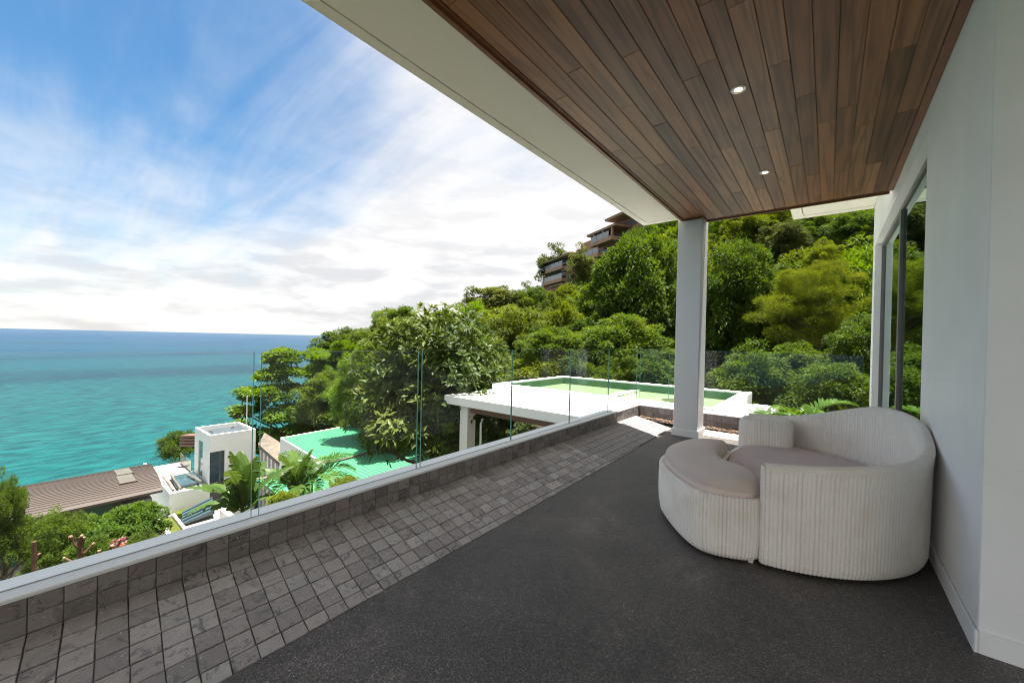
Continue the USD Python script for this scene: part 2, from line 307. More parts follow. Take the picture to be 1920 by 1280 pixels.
# cream synthetic wicker and mauve-grey cloth
mat('wicker', {'g': ('geometry', {}), 'n': ('noise_texture', {'scale': 5.0, 'detail': 5.0}), 'n2': ('noise_texture', {'scale': 90.0, 'detail': 2.0}),
    'r': ('rgb_ramp', {'ramp': [(0.3, (0.80, 0.735, 0.655)), (0.50, (0.87, 0.82, 0.75)), (0.75, (0.89, 0.85, 0.79))]}),
    'r2': ('rgb_ramp', {'ramp': [(0.3, (0.95, 0.95, 0.94)), (0.7, (1.02, 1.02, 1.02))]}), 'm': ('mix', {'mix_type': 'multiply', 'fac': 1.0}),
    'p': ('principled_bsdf', {'roughness': 0.55, 'specular_ior_level': 0.35})},
    [('g.position', 'n.vector'), ('n.fac', 'r.fac'), ('g.position', 'n2.vector'), ('n2.fac', 'r2.fac'), ('r.color', 'm.color1'), ('r2.color', 'm.color2'), ('m.color', 'p.base_color')])
def cloth(name, col):
    mat(name, {'g': ('geometry', {}), 'n': ('noise_texture', {'scale': 4.0, 'detail': 4.0}), 'w': ('noise_texture', {'scale': 700.0, 'detail': 1.0}), 'fold': ('noise_texture', {'scale': 3.2, 'detail': 3.0, 'distortion': 0.6}),
        'r': ('rgb_ramp', {'ramp': [(0.3, tuple(c * 0.94 for c in col)), (0.7, tuple(c * 1.05 for c in col))]}),
        'b': ('bump', {'strength': 0.25, 'distance': 0.001}), 'b2': ('bump', {'strength': 0.35, 'distance': 0.03}),
        'p': ('principled_bsdf', {'roughness': 0.85, 'specular_ior_level': 0.2, 'sheen_weight': 0.25})},
        [('g.position', 'n.vector'), ('n.fac', 'r.fac'), ('r.color', 'p.base_color'), ('g.position', 'w.vector'), ('g.position', 'fold.vector'), ('fold.fac', 'b2.height'), ('w.fac', 'b.height'), ('b2.normal', 'b.normal'), ('b.normal', 'p.normal')])
cloth('ottoman_cloth', (0.625, 0.525, 0.465))
cloth('seat_cloth', (0.56, 0.425, 0.385))

# clear glass panes: sunlight passes, grazing angles mirror
def pane(name, tint, base=0.035, scale=0.9, rough=0.0, gloss=(1, 1, 1)):
    """clear pane: mirror share grows towards grazing angles, the same from either side"""
    mat(name, {'t': ('transparent_bsdf', {'color': tint}), 'gl': ('glossy_bsdf', {'color': gloss, 'roughness': rough}), 'lw': ('layer_weight', {'blend': 0.5}),
        'pw': ('math', {'math_type': 'power', 'value2': 5.0}), 'ma': ('math', {'math_type': 'multiply_add', 'value2': scale, 'value3': base, 'use_clamp': True}), 'p': ('mix_closure', {})},
        [('lw.facing', 'pw.value1'), ('pw.value', 'ma.value1'), ('ma.value', 'p.fac'), ('t.BSDF', 'p.closure1'), ('gl.BSDF', 'p.closure2')], surface='p.closure')
pane('glass', (0.972, 0.990, 0.982), base=0.022, scale=0.75)
pane('door_glass', (0.50, 0.57, 0.54), base=0.25, rough=0.012, gloss=(0.74, 0.86, 0.82))
mat('glass_edge', {'p': ('principled_bsdf', {'base_color': (0.13, 0.28, 0.23), 'roughness': 0.2, 'specular_ior_level': 0.6})})

# sea: turquoise over the shallows, deep blue offshore, wind ripples
mat('sea', {'g': ('geometry', {}), 'len': ('vector_math', {'math_type': 'length'}), 'lg': ('math', {'math_type': 'logarithm', 'value2': 10.0}),
    'map': ('map_range', {'from_min': 1.65, 'from_max': 3.7, 'clamp': True}),
    'r': ('rgb_ramp', {'ramp': [(0.0, (0.007, 0.086, 0.077)), (0.16, (0.004, 0.072, 0.073)), (0.36, (0.003, 0.052, 0.064)), (0.58, (0.005, 0.045, 0.076)), (0.80, (0.012, 0.048, 0.096)), (1.0, (0.022, 0.062, 0.110))]}),
    'pm': ('mapping', {'scale': (0.010, 0.0035, 1.0), 'rotation': (0, 0, 0.25)}), 'pn': ('noise_texture', {'scale': 1.0, 'detail': 5.0, 'roughness': 0.55, 'distortion': 0.5}),
    'pr': ('rgb_ramp', {'ramp': [(0.34, (0.45, 0.50, 0.66)), (0.48, (0.95, 0.96, 0.98)), (0.8, (1.12, 1.10, 1.06))]}), 'm': ('mix', {'mix_type': 'multiply', 'fac': 0.9}),
    'wm': ('mapping', {'scale': (0.55, 0.22, 1.0), 'rotation': (0, 0, 0.35)}), 'w1': ('noise_texture', {'scale': 1.0, 'detail': 6.0, 'roughness': 0.62, 'distortion': 0.6}),
    'rip': ('rgb_ramp', {'ramp': [(0.36, (0.45, 0.52, 0.58)), (0.5, (1.0, 1.0, 1.0)), (0.66, (1.7, 1.5, 1.42))]}), 'm2': ('mix', {'mix_type': 'multiply', 'fac': 0.9}),
    'b': ('bump', {'strength': 0.8, 'distance': 0.5}),
    'p': ('principled_bsdf', {'roughness': 0.3, 'specular_ior_level': 0.08, 'ior': 1.33})},
    [('g.position', 'len.vector1'), ('len.value', 'lg.value1'), ('lg.value', 'map.value'), ('map.result', 'r.fac'), ('g.position', 'pm.vector'), ('pm.vector', 'pn.vector'), ('pn.fac', 'pr.fac'),
     ('r.color', 'm.color1'), ('pr.color', 'm.color2'), ('g.position', 'wm.vector'), ('wm.vector', 'w1.vector'), ('w1.fac', 'rip.fac'), ('m.color', 'm2.color1'), ('rip.color', 'm2.color2'), ('m2.color', 'p.base_color'),
     ('w1.fac', 'b.height'), ('b.normal', 'p.normal')])
plain('soil', (0.055, 0.050, 0.028), rough=0.95, spec=0.1, var=0.5, scale=0.4, bump=0.8, bscale=3)

def leaf(name, dark, mid, light, trans=0.38, rough=0.55, spec=0.25):
    """a leaf mass: tone by leaf, by clump and by tree; light comes through"""
    mat(name, {'g': ('geometry', {}), 'o': ('object_info', {}), 'tc': ('texture_coordinate', {}),
        'n': ('noise_texture', {'scale': 0.55, 'detail': 3.0, 'roughness': 0.6}),
        'a': ('math', {'math_type': 'multiply', 'value2': 0.50}), 'b': ('math', {'math_type': 'multiply_add', 'value2': 0.9, 'value3': -0.20}),
        'c': ('math', {'math_type': 'add'}), 'd': ('math', {'math_type': 'multiply_add', 'value2': 0.30, 'value3': -0.15}), 'e': ('math', {'math_type': 'add', 'use_clamp': True}),
        'r': ('rgb_ramp', {'ramp': [(0.0, dark), (0.38, mid), (0.74, light), (1.0, tuple(x * 1.15 for x in light))]}),
        'p': ('principled_bsdf', {'roughness': rough, 'specular_ior_level': spec}),
        'hs': ('hsv', {'hue': 0.485, 'saturation': 1.1, 'value': 1.5}), 't': ('translucent_bsdf', {}), 'mx': ('mix_closure', {'fac': trans})},
        [('tc.object', 'n.vector'), ('g.random_per_island', 'a.value1'), ('n.fac', 'b.value1'), ('a.value', 'c.value1'), ('b.value', 'c.value2'), ('o.random', 'd.value1'), ('c.value', 'e.value1'), ('d.value', 'e.value2'),
         ('e.value', 'r.fac'), ('r.color', 'p.base_color'), ('r.color', 'hs.color'), ('hs.color', 't.color'), ('p.BSDF', 'mx.closure1'), ('t.BSDF', 'mx.closure2')], surface='mx.closure')
leaf('leaf_dark', (0.024, 0.048, 0.008), (0.080, 0.135, 0.015), (0.215, 0.260, 0.028))
leaf('leaf_mid', (0.030, 0.062, 0.009), (0.105, 0.165, 0.015), (0.240, 0.285, 0.030))
leaf('leaf_yellow', (0.048, 0.078, 0.009), (0.155, 0.200, 0.016), (0.305, 0.325, 0.032))
leaf('leaf_feather', (0.038, 0.060, 0.010), (0.135, 0.172, 0.020), (0.270, 0.295, 0.036), trans=0.45)
leaf('leaf_olive', (0.038, 0.055, 0.014), (0.120, 0.145, 0.030), (0.245, 0.250, 0.062))
leaf('leaf_bright', (0.036, 0.085, 0.008), (0.125, 0.215, 0.014), (0.265, 0.335, 0.028))
leaf('leaf_big', (0.024, 0.048, 0.008), (0.080, 0.116, 0.019), (0.205, 0.220, 0.042), trans=0.25, rough=0.5, spec=0.25)
leaf('leaf_palm', (0.030, 0.080, 0.010), (0.085, 0.155, 0.016), (0.190, 0.240, 0.032), trans=0.3, rough=0.35)
leaf('leaf_banana', (0.040, 0.085, 0.016), (0.095, 0.155, 0.030), (0.200, 0.250, 0.070), trans=0.3, rough=0.35)

def pebble_look():
    mat('pebble', {'g': ('geometry', {}), 'r': ('rgb_ramp', {'ramp': [(0.0, (0.12, 0.075, 0.045)), (0.4, (0.30, 0.19, 0.105)), (0.75, (0.44, 0.30, 0.17)), (1.0, (0.56, 0.45, 0.31))]}),
        'p': ('principled_bsdf', {'roughness': 0.6, 'specular_ior_level': 0.4})}, [('g.random_per_island', 'r.fac'), ('r.color', 'p.base_color')])
pebble_look()


# ================================================================ the terrace
R = np.random.default_rng(7)
XA, ZA = -2.385, 0.120            # foot of the parapet, top of the tiled ramp
def xb(y): return -1.732 - 0.0135 * y      # where the ramp meets the dark floor
Y0, YP, YE = -1.2, 6.19, 6.346     # near end, pebble bed, end parapet
XW = 0.53                          # house wall
ZC = 3.03                          # ceiling

# dark floor
m = MB(); ys = np.linspace(-3.0, 6.05, 12)
for a, b in zip(ys[:-1], ys[1:]): m.quad((xb(a), a, 0), (1.9, a, 0), (1.9, b, 0), (xb(b), b, 0))
structure('terrace_floor', m, 'aggregate')

# tiled ramp: grout bed, and tiles one by one
nrow, pitch_y, skew = 7, 0.0935, -0.10
ramp = thing('ramp_pavement', None, None, (XA, 0, 0), kind='structure')
m = MB()
for a, b in ((Y0, 2.0), (2.0, YP)):
    m.add([(xb(a), a, -.003), (xb(b), b, -.003), (XA, b, ZA - .003), (XA, a, ZA - .003)], [[0, 1, 2, 3]])
m.quad((xb(YP), YP, -.003), (xb(YP), YP, -.3), (XA, YP, -.3), (XA, YP, ZA - .003))
obj('grout_bed', m, 'grout', ramp)
n_r = np.array([0.19, 0, 0.98]); n_r /= np.linalg.norm(n_r)
sl = 0.0968
def ramp_pt(d, y):       # d metres down the slope from the parapet
    full = math.hypot(xb(y) - XA, ZA); t = d / full
    return np.array([XA + (xb(y) - XA) * t, y, ZA * (1 - t)])
tiles = []
for j in range(int((YP - Y0) / pitch_y) + 2):
    for i in range(nrow):
        d0 = i * sl; y0 = Y0 + j * pitch_y - d0 * skew * -1.0
        full = math.hypot(xb(y0) - XA, ZA)
        d1 = min(d0 + sl, full)
        if d1 - d0 < .02: continue
        g = 0.0022
        ya, yb_ = y0 + g, y0 + pitch_y - g; sh = (d1 - d0) * skew
        yb2, yb1 = min(yb_ + sh, YP), min(yb_, YP)
        if yb1 - ya < .02 or yb2 - ya - sh < .02: continue
        q = [ramp_pt(d0 + g, ya), ramp_pt(d1 - (g if d1 < full else 0), ya + sh), ramp_pt(d1 - (g if d1 < full else 0), yb2), ramp_pt(d0 + g, yb1)]
        dy = R.normal(0, .0008, (4, 3)); tiles.append((y0, np.array(q) + dy * [1, 1, .6], .0045 + R.uniform(-.001, .0015)))
# the largest in view are single parts
near = sorted(range(len(tiles)), key=lambda k: abs(tiles[k][0] - 1.9))[:300]
rest = MB()
for k, (y0, q, h) in enumerate(tiles):
    if k in near: pass
near = set(near)
for k, (y0, q, h) in enumerate(tiles):
    if k in near: obj('tile', MB().tile(q, n_r, h, .002), 'slate', ramp)
    else: rest.tile(q, n_r, h, .002)
obj('far_tiles', rest, 'slate_far', ramp, kind='stuff')

# strip of tiles along the end wall, right of the pillar
strip = thing('end_pavement', None, None, (-1.3, 6.0, 0), kind='structure')
x0s, x1s = xb(6.1) + .02, XW
obj('grout_bed', MB().hexa([(x0s, 6.05, -.2), (x1s, 6.05, -.2), (x1s, YP, -.2), (x0s, YP, -.2)], [(x0s, 6.05, -.002), (x1s, 6.05, -.002), (x1s, YP, .058), (x0s, YP, .058)]), 'grout', strip)
n_s = np.array([0, -.39, .92]); n_s /= np.linalg.norm(n_s)
for i in range(2):
    for k in range(23):
        xs = x0s + k * .0985; a, b = i * .5, (i + 1) * .5
        f = lambda t, x: (x, 6.05 + .14 * t, -.002 + .06 * t)
        q = [f(a + .02, xs + .002), f(a + .02, xs + .0965), f(b - .02, xs + .0965), f(b - .02, xs + .002)]
        obj('tile', MB().tile(q, n_s, .0045 + R.uniform(-.001, .001), .002), 'slate', strip)

# left parapet: core, two courses of slate tiles, white coping
par = thing('parapet_wall', 'long low slate tiled parapet with white coping under the seaward glass', 'wall', (XA - .09, 2.6, 0))
obj('core', box(XA - .185, Y0, -.45, XA - .0085, 6.62, .262), 'white_paint', par)
obj('coping', bbox(XA - .20, Y0, .2625, XA + .003, 6.63, .280, c=.004), 'white_paint', par, smooth=False)
obj('grout_bed', box(XA - .0083, Y0, .0, XA - .003, YE, .2615), 'grout', par)
zr = [(.1235, .1935), (.1965, .2605)]
wall_rest = MB(); cnt = 0
for j in range(int((YE - Y0) / pitch_y)):
    for (za, zb_) in zr:
        ya, yb_ = Y0 + j * pitch_y + .0018, Y0 + (j + 1) * pitch_y - .0018
        d = R.normal(0, .0012); q = [(XA - .003, ya, za + .0 + R.normal(0, .0008)), (XA - .003, yb_, za + R.normal(0, .0008)), (XA - .003, yb_, zb_), (XA - .003, ya, zb_)]
        t = MB().tile(q, (1, 0, 0), .0045 + d * .6, .0018)
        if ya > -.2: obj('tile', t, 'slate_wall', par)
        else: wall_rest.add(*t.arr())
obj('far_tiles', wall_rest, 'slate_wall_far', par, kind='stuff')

# end parapet
endp = thing('end_parapet', 'short low slate tiled wall across the end of the terrace behind the pillar', 'wall', (-1.0, YE + .1, 0))
obj('core', box(XA, YE + .0085, -.45, -.86, 6.62, .262), 'white_paint', endp)
obj('core', box(-.86, 6.50, -.45, XW - .004, 6.62, .262), 'white_paint', endp)
obj('coping', bbox(XA + .004, YE - .003, .2625, -.862, 6.63, .280, c=.004), 'white_paint', endp)
obj('coping', bbox(-.860, 6.485, .2625, XW - .004, 6.63, .280, c=.004), 'white_paint', endp)
obj('grout_bed', box(XA + .004, YE + .003, .0, -.866, YE + .0083, .2615), 'grout', endp)
for k in range(15):
    for za, zb_ in ((.075, .165), (.168, .2605)):
        xa_, xb_ = XA + .006 + k * .1005, XA + .006 + (k + 1) * .1005 - .0035
        q = [(xb_, YE + .003, za), (xa_, YE + .003, za), (xa_, YE + .003, zb_), (xb_, YE + .003, zb_)]
        q = [q[1], q[0], q[3], q[2]]
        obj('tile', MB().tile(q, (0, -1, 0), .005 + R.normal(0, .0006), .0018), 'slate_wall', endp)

# pebbles between the strip and the end wall
sph = trimesh.creation.icosphere(1, 1.0); m = MB()
structure('pebble_bed', MB().quad((XA, YP, .075), (XW, YP, .030), (XW, 6.5, .030), (XA, YE + .002, .075)), 'grout')
for k in range(900):
    x = XA + .02 + R.random() * (XW - XA - .05); y = YP + .012 + R.random() * (YE - YP - .025 + (.14 if x > -.86 else 0))
    s = np.array([R.uniform(.013, .027), R.uniform(.011, .018), R.uniform(.007, .012)])
    a = R.uniform(0, np.pi); c, sn = np.cos(a), np.sin(a); v = np.array(sph.vertices) * s; tl = R.normal(0, .35)
    v = v @ np.array([[1, 0, 0], [0, np.cos(tl), np.sin(tl)], [0, -np.sin(tl), np.cos(tl)]]) @ np.array([[c, sn, 0], [-sn, c, 0], [0, 0, 1]])
    m.add(v + [x, y, .075 - .045 * (x - XA) / (XW - XA) + R.uniform(.006, .030)], sph.faces)
obj('pebbles', m, 'pebble', smooth=True, label='tan and brown pebbles lying along the foot of the end wall', cat='pebbles', kind='stuff')

# pillar
pil = thing('pillar', 'square white pillar standing at the far end of the terrace', 'pillar', (-1.53, 5.97, 0))
obj('shaft', bbox(-1.690, 5.80, -.05, -1.372, 6.145, ZC + .02, c=.006), 'lavender_paint', pil)
obj('skirting', bbox(-1.708, 5.782, -.05, -1.354, 6.163, .098, c=.005), 'white_paint', pil)

# ---------------------------------------------------------------- roof overhead
roof = thing('roof_overhang', 'white roof overhang with grooved soffit along the open side of the terrace', 'roof', (-1.9, 2.5, ZC))
obj('slab', box(-2.158, -3.2, ZC + .03, 2.4, 5.725, ZC + .50), 'soffit_paint', roof)
obj('slab', box(-1.60, 5.727, ZC + .03, XW + .4, 6.02, ZC + .10), 'soffit_paint', roof)
obj('eave_slab', box(-2.43, -3.2, ZC + .505, 2.4, 5.715, ZC + .62), 'soffit_paint', roof)
obj('soffit_panel', box(-2.073, -3.2, ZC, -1.640, 5.610, ZC + .0295), 'soffit_paint', roof)
obj('soffit_edge', box(-2.158, -3.2, ZC - .003, -2.081, 5.725, ZC + .0295), 'soffit_paint', roof)
obj('soffit_edge', box(-2.081, 5.617, ZC - .003, -1.640, 5.725, ZC + .0295), 'soffit_paint', roof)

# plank ceiling
ceil = thing('ceiling', None, None, (-.5, 2.5, ZC), kind='structure')
obj('backing', box(-1.600, -3.0, ZC + .012, XW - .002, 6.0, ZC + .0295), 'grout', ceil)
xs = np.linspace(-1.585, XW - .055, 19)
for i in range(18):
    y = -1.5 - R.uniform(0, 1.2)
    while y < 5.93:
        ln = R.uniform(.9, 2.6); ye = min(y + ln, 5.945)
        if 5.945 - ye < .3: ye = 5.945
        yend = ye if not (i < 2) else min(ye, 5.735)
        if yend - y > .05:
            a, b = xs[i] + .0013, xs[i + 1] - .0013
            if i < 2 and yend >= 5.73: yend = 5.738
            dz = R.uniform(-.0012, .0012)
            q = [(a, y + .0008, ZC + .0115), (a, yend - .0008, ZC + .0115), (b, yend - .0008, ZC + .0115), (b, y + .0008, ZC + .0115)]
            obj('plank', MB().tile(q, (0, 0, -1), .0115 + dz, .0022), 'plank', ceil)
        y = ye
# border boards
for a in ((-1.640, -3.0, ZC - .022, -1.612, 5.775, ZC + .029), (-1.612, -3.0, ZC - .004, -1.587, 5.745, ZC + .029), (-1.612, 5.747, ZC - .022, -1.345, 5.775, ZC + .029),
          (-1.373, 5.777, ZC - .022, -1.345, 5.995, ZC + .029), (-1.345, 5.955, ZC - .004, XW - .05, 5.978, ZC + .029), (-1.3448, 5.980, ZC - .022, XW - .03, 6.005, ZC + .029), (XW - .053, -3.0, ZC - .003, XW - .003, 5.953, ZC + .029)):
    obj('border_board', MB().box(*a), 'wood_trim', ceil)

def downlight(x, y, label):
    t = thing('downlight', label, 'light', (x, y, ZC), group=None)
    a = np.linspace(0, 2 * np.pi, 33)[:-1]
    prof = [(.047, .001), (.047, -.004), (.043, -.007), (.036, -.006), (.033, .002)]
    def rev(prof):
        v = np.array([[x + r * np.cos(k), y + r * np.sin(k), ZC + z] for r, z in prof for k in a]); n = len(a); f = []
        for i in range(len(prof) - 1):
            for k in range(n): f.append([i * n + k, i * n + (k + 1) % n, (i + 1) * n + (k + 1) % n, (i + 1) * n + k])
        return v, np.array(f)[:, ::-1]
    v, f = rev(prof); obj('ring', (v, f), 'ring_metal', t)
    v, f = rev([(.033, -.001), (.024, -.0035)]); obj('reflector', (v, f), 'ring_metal', t)
    v, f = rev([(.0238, -.0035), (.0005, -.0040)]); obj('lamp', (v, f), 'lamp', t)
downlight(-.507, 3.018, 'round recessed downlight in the plank ceiling nearer the camera')
downlight(-.525, 4.626, 'round recessed downlight in the plank ceiling farther from the camera towards the pillar')

# ---------------------------------------------------------------- the house
hs = thing('house', 'white house wall with sliding glass door on the right of the terrace', 'house', (XW, 4.5, 0))
obj('wall', bbox(XW, 2.594, -.3, 3.2, 4.06, 3.40, c=.004), 'wall_paint', hs)
obj('wall', box(XW, 4.062, 2.872, 1.0, 8.068, 3.52), 'wall_paint', hs)
obj('wall', bbox(XW, 8.07, -3.0, 1.0, 8.36, 3.50, c=.004), 'wall_paint', hs)
obj('wall', box(1.002, 8.07, -3.0, 5.0, 8.30, 3.4), 'wall_paint', hs)
obj('wall', bbox(.50, -2.9, -.3, 3.2, -2.6, 3.40, c=.004), 'wall_paint', hs)
obj('wall', box(XW + .002, 6.0, -3.0, 1.0, 8.068, -.004), 'wall_paint', hs)
for a in ((XW - .013, 2.581, -.01, XW - .0005, 4.06, .095), (XW - .0005, 2.581, -.01, 3.2, 2.5935, .095)):
    obj('skirting', bbox(*a, c=.004), 'wall_paint', hs)
obj('room_floor', box(.66, 4.1, -.2, 4.0, 8.06, -.002), 'concrete', hs)
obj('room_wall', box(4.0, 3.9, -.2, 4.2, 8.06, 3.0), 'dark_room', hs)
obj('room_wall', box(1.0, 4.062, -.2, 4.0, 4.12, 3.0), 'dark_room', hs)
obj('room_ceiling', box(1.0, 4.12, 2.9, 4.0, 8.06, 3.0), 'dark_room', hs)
fx = XW + .075
door = obj('door_frame', MB().box(fx, 4.062, 2.815, fx + .10, 8.066, 2.870).box(fx, 8.02, -.002, fx + .10, 8.066, 2.815).box(fx, 4.062, -.002, fx + .10, 4.13, 2.815).box(fx, 4.13, -.002, fx + .10, 8.02, .04), 'grey_frame', hs)
obj('door_stile', bbox(fx - .012, 5.98, .042, fx + .035, 6.07, 2.813, c=.003), 'grey_frame', hs)
obj('door_stile', bbox(fx + .036, 6.00, .042, fx + .075, 6.09, 2.813, c=.003), 'grey_frame', hs)
obj('door_pane', box(fx + .014, 4.131, .041, fx + .022, 5.979, 2.814), 'door_glass', hs)
obj('door_pane', box(fx + .024, 6.091, .041, fx + .032, 8.019, 2.814), 'door_glass', hs)
can = thing('roof_canopy', 'white canopy with grooved soffit beyond the end of the plank ceiling', 'roof', (0, 7.5, 3.5))
obj('slab', box(-.515, 6.2, 3.535, 2.4, 8.40, 3.75), 'soffit_paint', can)
obj('soffit_panel', box(-.36, 6.3, 3.505, XW - .002, 8.235, 3.533), 'soffit_paint', can)
obj('soffit_edge', box(-.515, 6.2, 3.50, -.372, 8.40, 3.533), 'soffit_paint', can)
obj('soffit_edge', box(-.372, 8.247, 3.50, XW - .002, 8.40, 3.533), 'soffit_paint', can)

# ---------------------------------------------------------------- glass balustrades
XG, YG, ZG0, ZG1 = -2.475, 6.455, .281, 1.197
def panel(parent, p0, p1):
    """one frameless pane between two plan points"""
    p0, p1 = np.array(p0, float), np.array(p1, float); u = (p1 - p0) / np.linalg.norm(p1 - p0); n = np.array([-u[1], u[0]]) * .006
    b = [p0 - n, p1 - n, p1 + n, p0 + n]
    b = [b[0], b[1], b[2], b[3]]
    pn = obj('glass_pane', MB().hexa([(*q, ZG0) for q in b], [(*q, ZG1) for q in b]), 'glass', parent)
    e = n * .92; s = u * .0015
    def strip(a, c, z0, z1):
        bb = [a - e, c - e, c + e, a + e]; return MB().hexa([(*q, z0) for q in bb], [(*q, z1) for q in bb])
    obj('edge', strip(p0, p1, ZG1 + .0004, ZG1 + .0014), 'glass_edge', pn)
    obj('edge', strip(p0 - s * 1.3, p0 - s * .2, ZG0, ZG1), 'glass_edge', pn)
    obj('edge', strip(p1 + s * .2, p1 + s * 1.3, ZG0, ZG1), 'glass_edge', pn)
bal = thing('glass_balustrade', 'frameless clear glass balustrade standing on the long seaward parapet', 'glass railing', (XG, 2.6, .28))
for a, b in ((-1.15, -.235), (-.225, .795), (.835, 1.918), (1.957, 3.082), (3.092, 4.233), (4.243, 5.330), (5.340, 6.42)):
    panel(bal, (XG, a), (XG, b))
bal2 = thing('glass_balustrade', 'frameless clear glass balustrade standing on the end wall behind the pillar', 'glass railing', (-1, YG, .28))
for a, b in ((-2.45, -1.98), (-1.97, -1.165), (-1.155, .345)):
    panel(bal2, (a, YG + .05 - .03 * (a + 2.45)), (b, YG + .05 - .03 * (b + 2.45)))
m = MB().box(XG + .0065, -1.15, .2805, XG + .009, 6.42, .284)
obj('sealant', m, 'sealant', bal)

# ================================================================ wicker daybed and ottoman
def spline(pts, n, closed=False, extra=None):
    p = np.asarray(pts, float)
    if closed: p = np.vstack([p, p[:1]])
    d = np.r_[0, np.cumsum(np.linalg.norm(np.diff(p[:, :2], axis=0), axis=1))]
    cs = CubicSpline(d, p, bc_type='periodic' if closed else 'natural')
    s = np.linspace(0, d[-1], 4000); q = cs(s); dd = np.r_[0, np.cumsum(np.linalg.norm(np.diff(q[:, :2], axis=0), axis=1))]
    t = np.linspace(0, dd[-1], n + (1 if closed else 0)); q = np.stack([np.interp(t, dd, q[:, k]) for k in range(q.shape[1])], 1)
    return (q[:-1] if closed else q), dd[-1]
def weave(P, u, v, nrm, amp=.0034, stake=.0215, row=.0110):
    """pushes a grid of points out along its normals as a woven surface: u along the rows, v across them (metres)"""
    r = np.floor(v / row); par = np.where(r.astype(int) % 2 == 0, 0.0, 1.0)
    rib = np.abs(np.sin(np.pi * u / stake)) ** .6; cr = np.abs(np.sin(np.pi * v / row)) ** .6
    over = .5 + .5 * np.sin(np.pi * (u / stake + par) * 1.0)
    gap = np.exp(-((np.mod(u / stake + .5, 1) - .5) / .10) ** 2)
    h = amp * (.75 * rib + .18 * cr * (.3 + .7 * over)) - amp * gap * (.55 + 1.1 * np.where(par > 0, cr, 1 - .6 * cr))
    h += meshkit.noise(np.stack([u * 7, v * 22, 0 * u], -1).reshape(-1, 3)).reshape(u.shape) * .0006
    vm = v.max(axis=1, keepdims=True); h *= np.clip(np.minimum(v, vm - v) / .018, .0, 1)
    return P + nrm * h[..., None]
def grid_mesh(P, closed=False):
    a, b = P.shape[:2]; i, j = np.meshgrid(np.arange(a if closed else a - 1), np.arange(b - 1), indexing='ij'); i2 = (i + 1) % a
    f = np.stack([i * b + j, i2 * b + j, i2 * b + j + 1, i * b + j + 1], -1).reshape(-1, 4)
    return P.reshape(-1, 3), f
def grid_normals(P, closed=False):
    if closed:
        du = np.roll(P, -1, 0) - np.roll(P, 1, 0)
    else: du = np.gradient(P, axis=0)
    dv = np.gradient(P, axis=1); n = np.cross(du, dv); return n / (np.linalg.norm(n, axis=-1, keepdims=True) + 1e-12)
def wicker_wall(path, section, closed=False, flip=False, **kw):
    """path: (n, 2+k) plan points with extra columns; section(i, row of path, normal) -> list of (offset out, z); swept and woven"""
    n = len(path); xy = path[:, :2]
    tan = (np.roll(xy, -1, 0) - np.roll(xy, 1, 0)) if closed else np.gradient(xy, axis=0)
    tan /= np.linalg.norm(tan, axis=1, keepdims=True); nor = np.stack([tan[:, 1], -tan[:, 0]], 1)
    secs = [np.asarray(section(i, path[i])) for i in range(n)]
    lens = [np.r_[0, np.cumsum(np.linalg.norm(np.diff(s, axis=0), axis=1))] for s in secs]
    step = kw.pop('vstep', .0021); nv = int(max(l[-1] for l in lens) / step)
    P = np.zeros((n, nv, 3)); V = np.zeros((n, nv))
    for i in range(n):
        t = np.linspace(0, lens[i][-1], nv); o = np.interp(t, lens[i], secs[i][:, 0]); z = np.interp(t, lens[i], secs[i][:, 1])
        P[i, :, :2] = xy[i] + nor[i] * o[:, None]; P[i, :, 2] = z; V[i] = t
    d = np.linalg.norm(np.diff(xy, axis=0), axis=1); U = np.repeat(np.r_[0, np.cumsum(d)][:, None], nv, 1)
    N = grid_normals(P, closed) * (-1 if flip else 1)
    V0 = V * (lens[0][-1] * 0 + 1.0)
    return grid_mesh(weave(P, U, V0, N, **kw), closed), P
def round_rim(out, inn, z, r=.028, n=9):
    """points of a rolled rim from the outer face over the top to the inner face"""
    a = np.linspace(0, np.pi, n); c = (out + inn) / 2; h = (out - inn) / 2
    return [(c + h * np.cos(k), z - r + r * np.sin(k)) for k in a]

DC = np.array([-.37, 3.56]); DR = .868
# rim height by angle round the back, from the front corner to the far arm
ang = np.radians(np.array([-83, -70, -57, -37, -20, -5, 9, 25, 37, 48, 63, 84, 97, 104.]))
hgt = np.array([.605, .618, .632, .648, .678, .735, .800, .838, .838, .803, .728, .645, .632, .628])
aa = np.linspace(ang[0], ang[-1], 760)
hz = CubicSpline(ang, hgt)(aa)
rad = DR + .012 * np.cos(aa)
path = np.stack([DC[0] + rad * np.cos(aa), DC[1] + rad * np.sin(aa), hz], 1)
path[:, 0] = np.minimum(path[:, 0], .478 + .0 * path[:, 0] + .03 * np.tanh((path[:, 0] - .478) / .03) * (path[:, 0] > .478))
def shell_section(i, p):
    z = p[2]; low = .325
    return [(-.045, .022), (-.012, .028), (.000, .065), (.004, .2), (.010, z - .12), (.016, z - .034)] + round_rim(.018, -.050, z, r=.027) + [(-.049, z - .10), (-.047, low + .05), (-.046, low)]
day = thing('daybed', 'cream wicker daybed with curved back and mauve seat cushion against the house wall', 'daybed', (DC[0] + .3, DC[1], 0))
(wv, wf), P0 = wicker_wall(path, shell_section)
obj('wicker_back', (wv, wf), 'wicker', day, smooth=True)
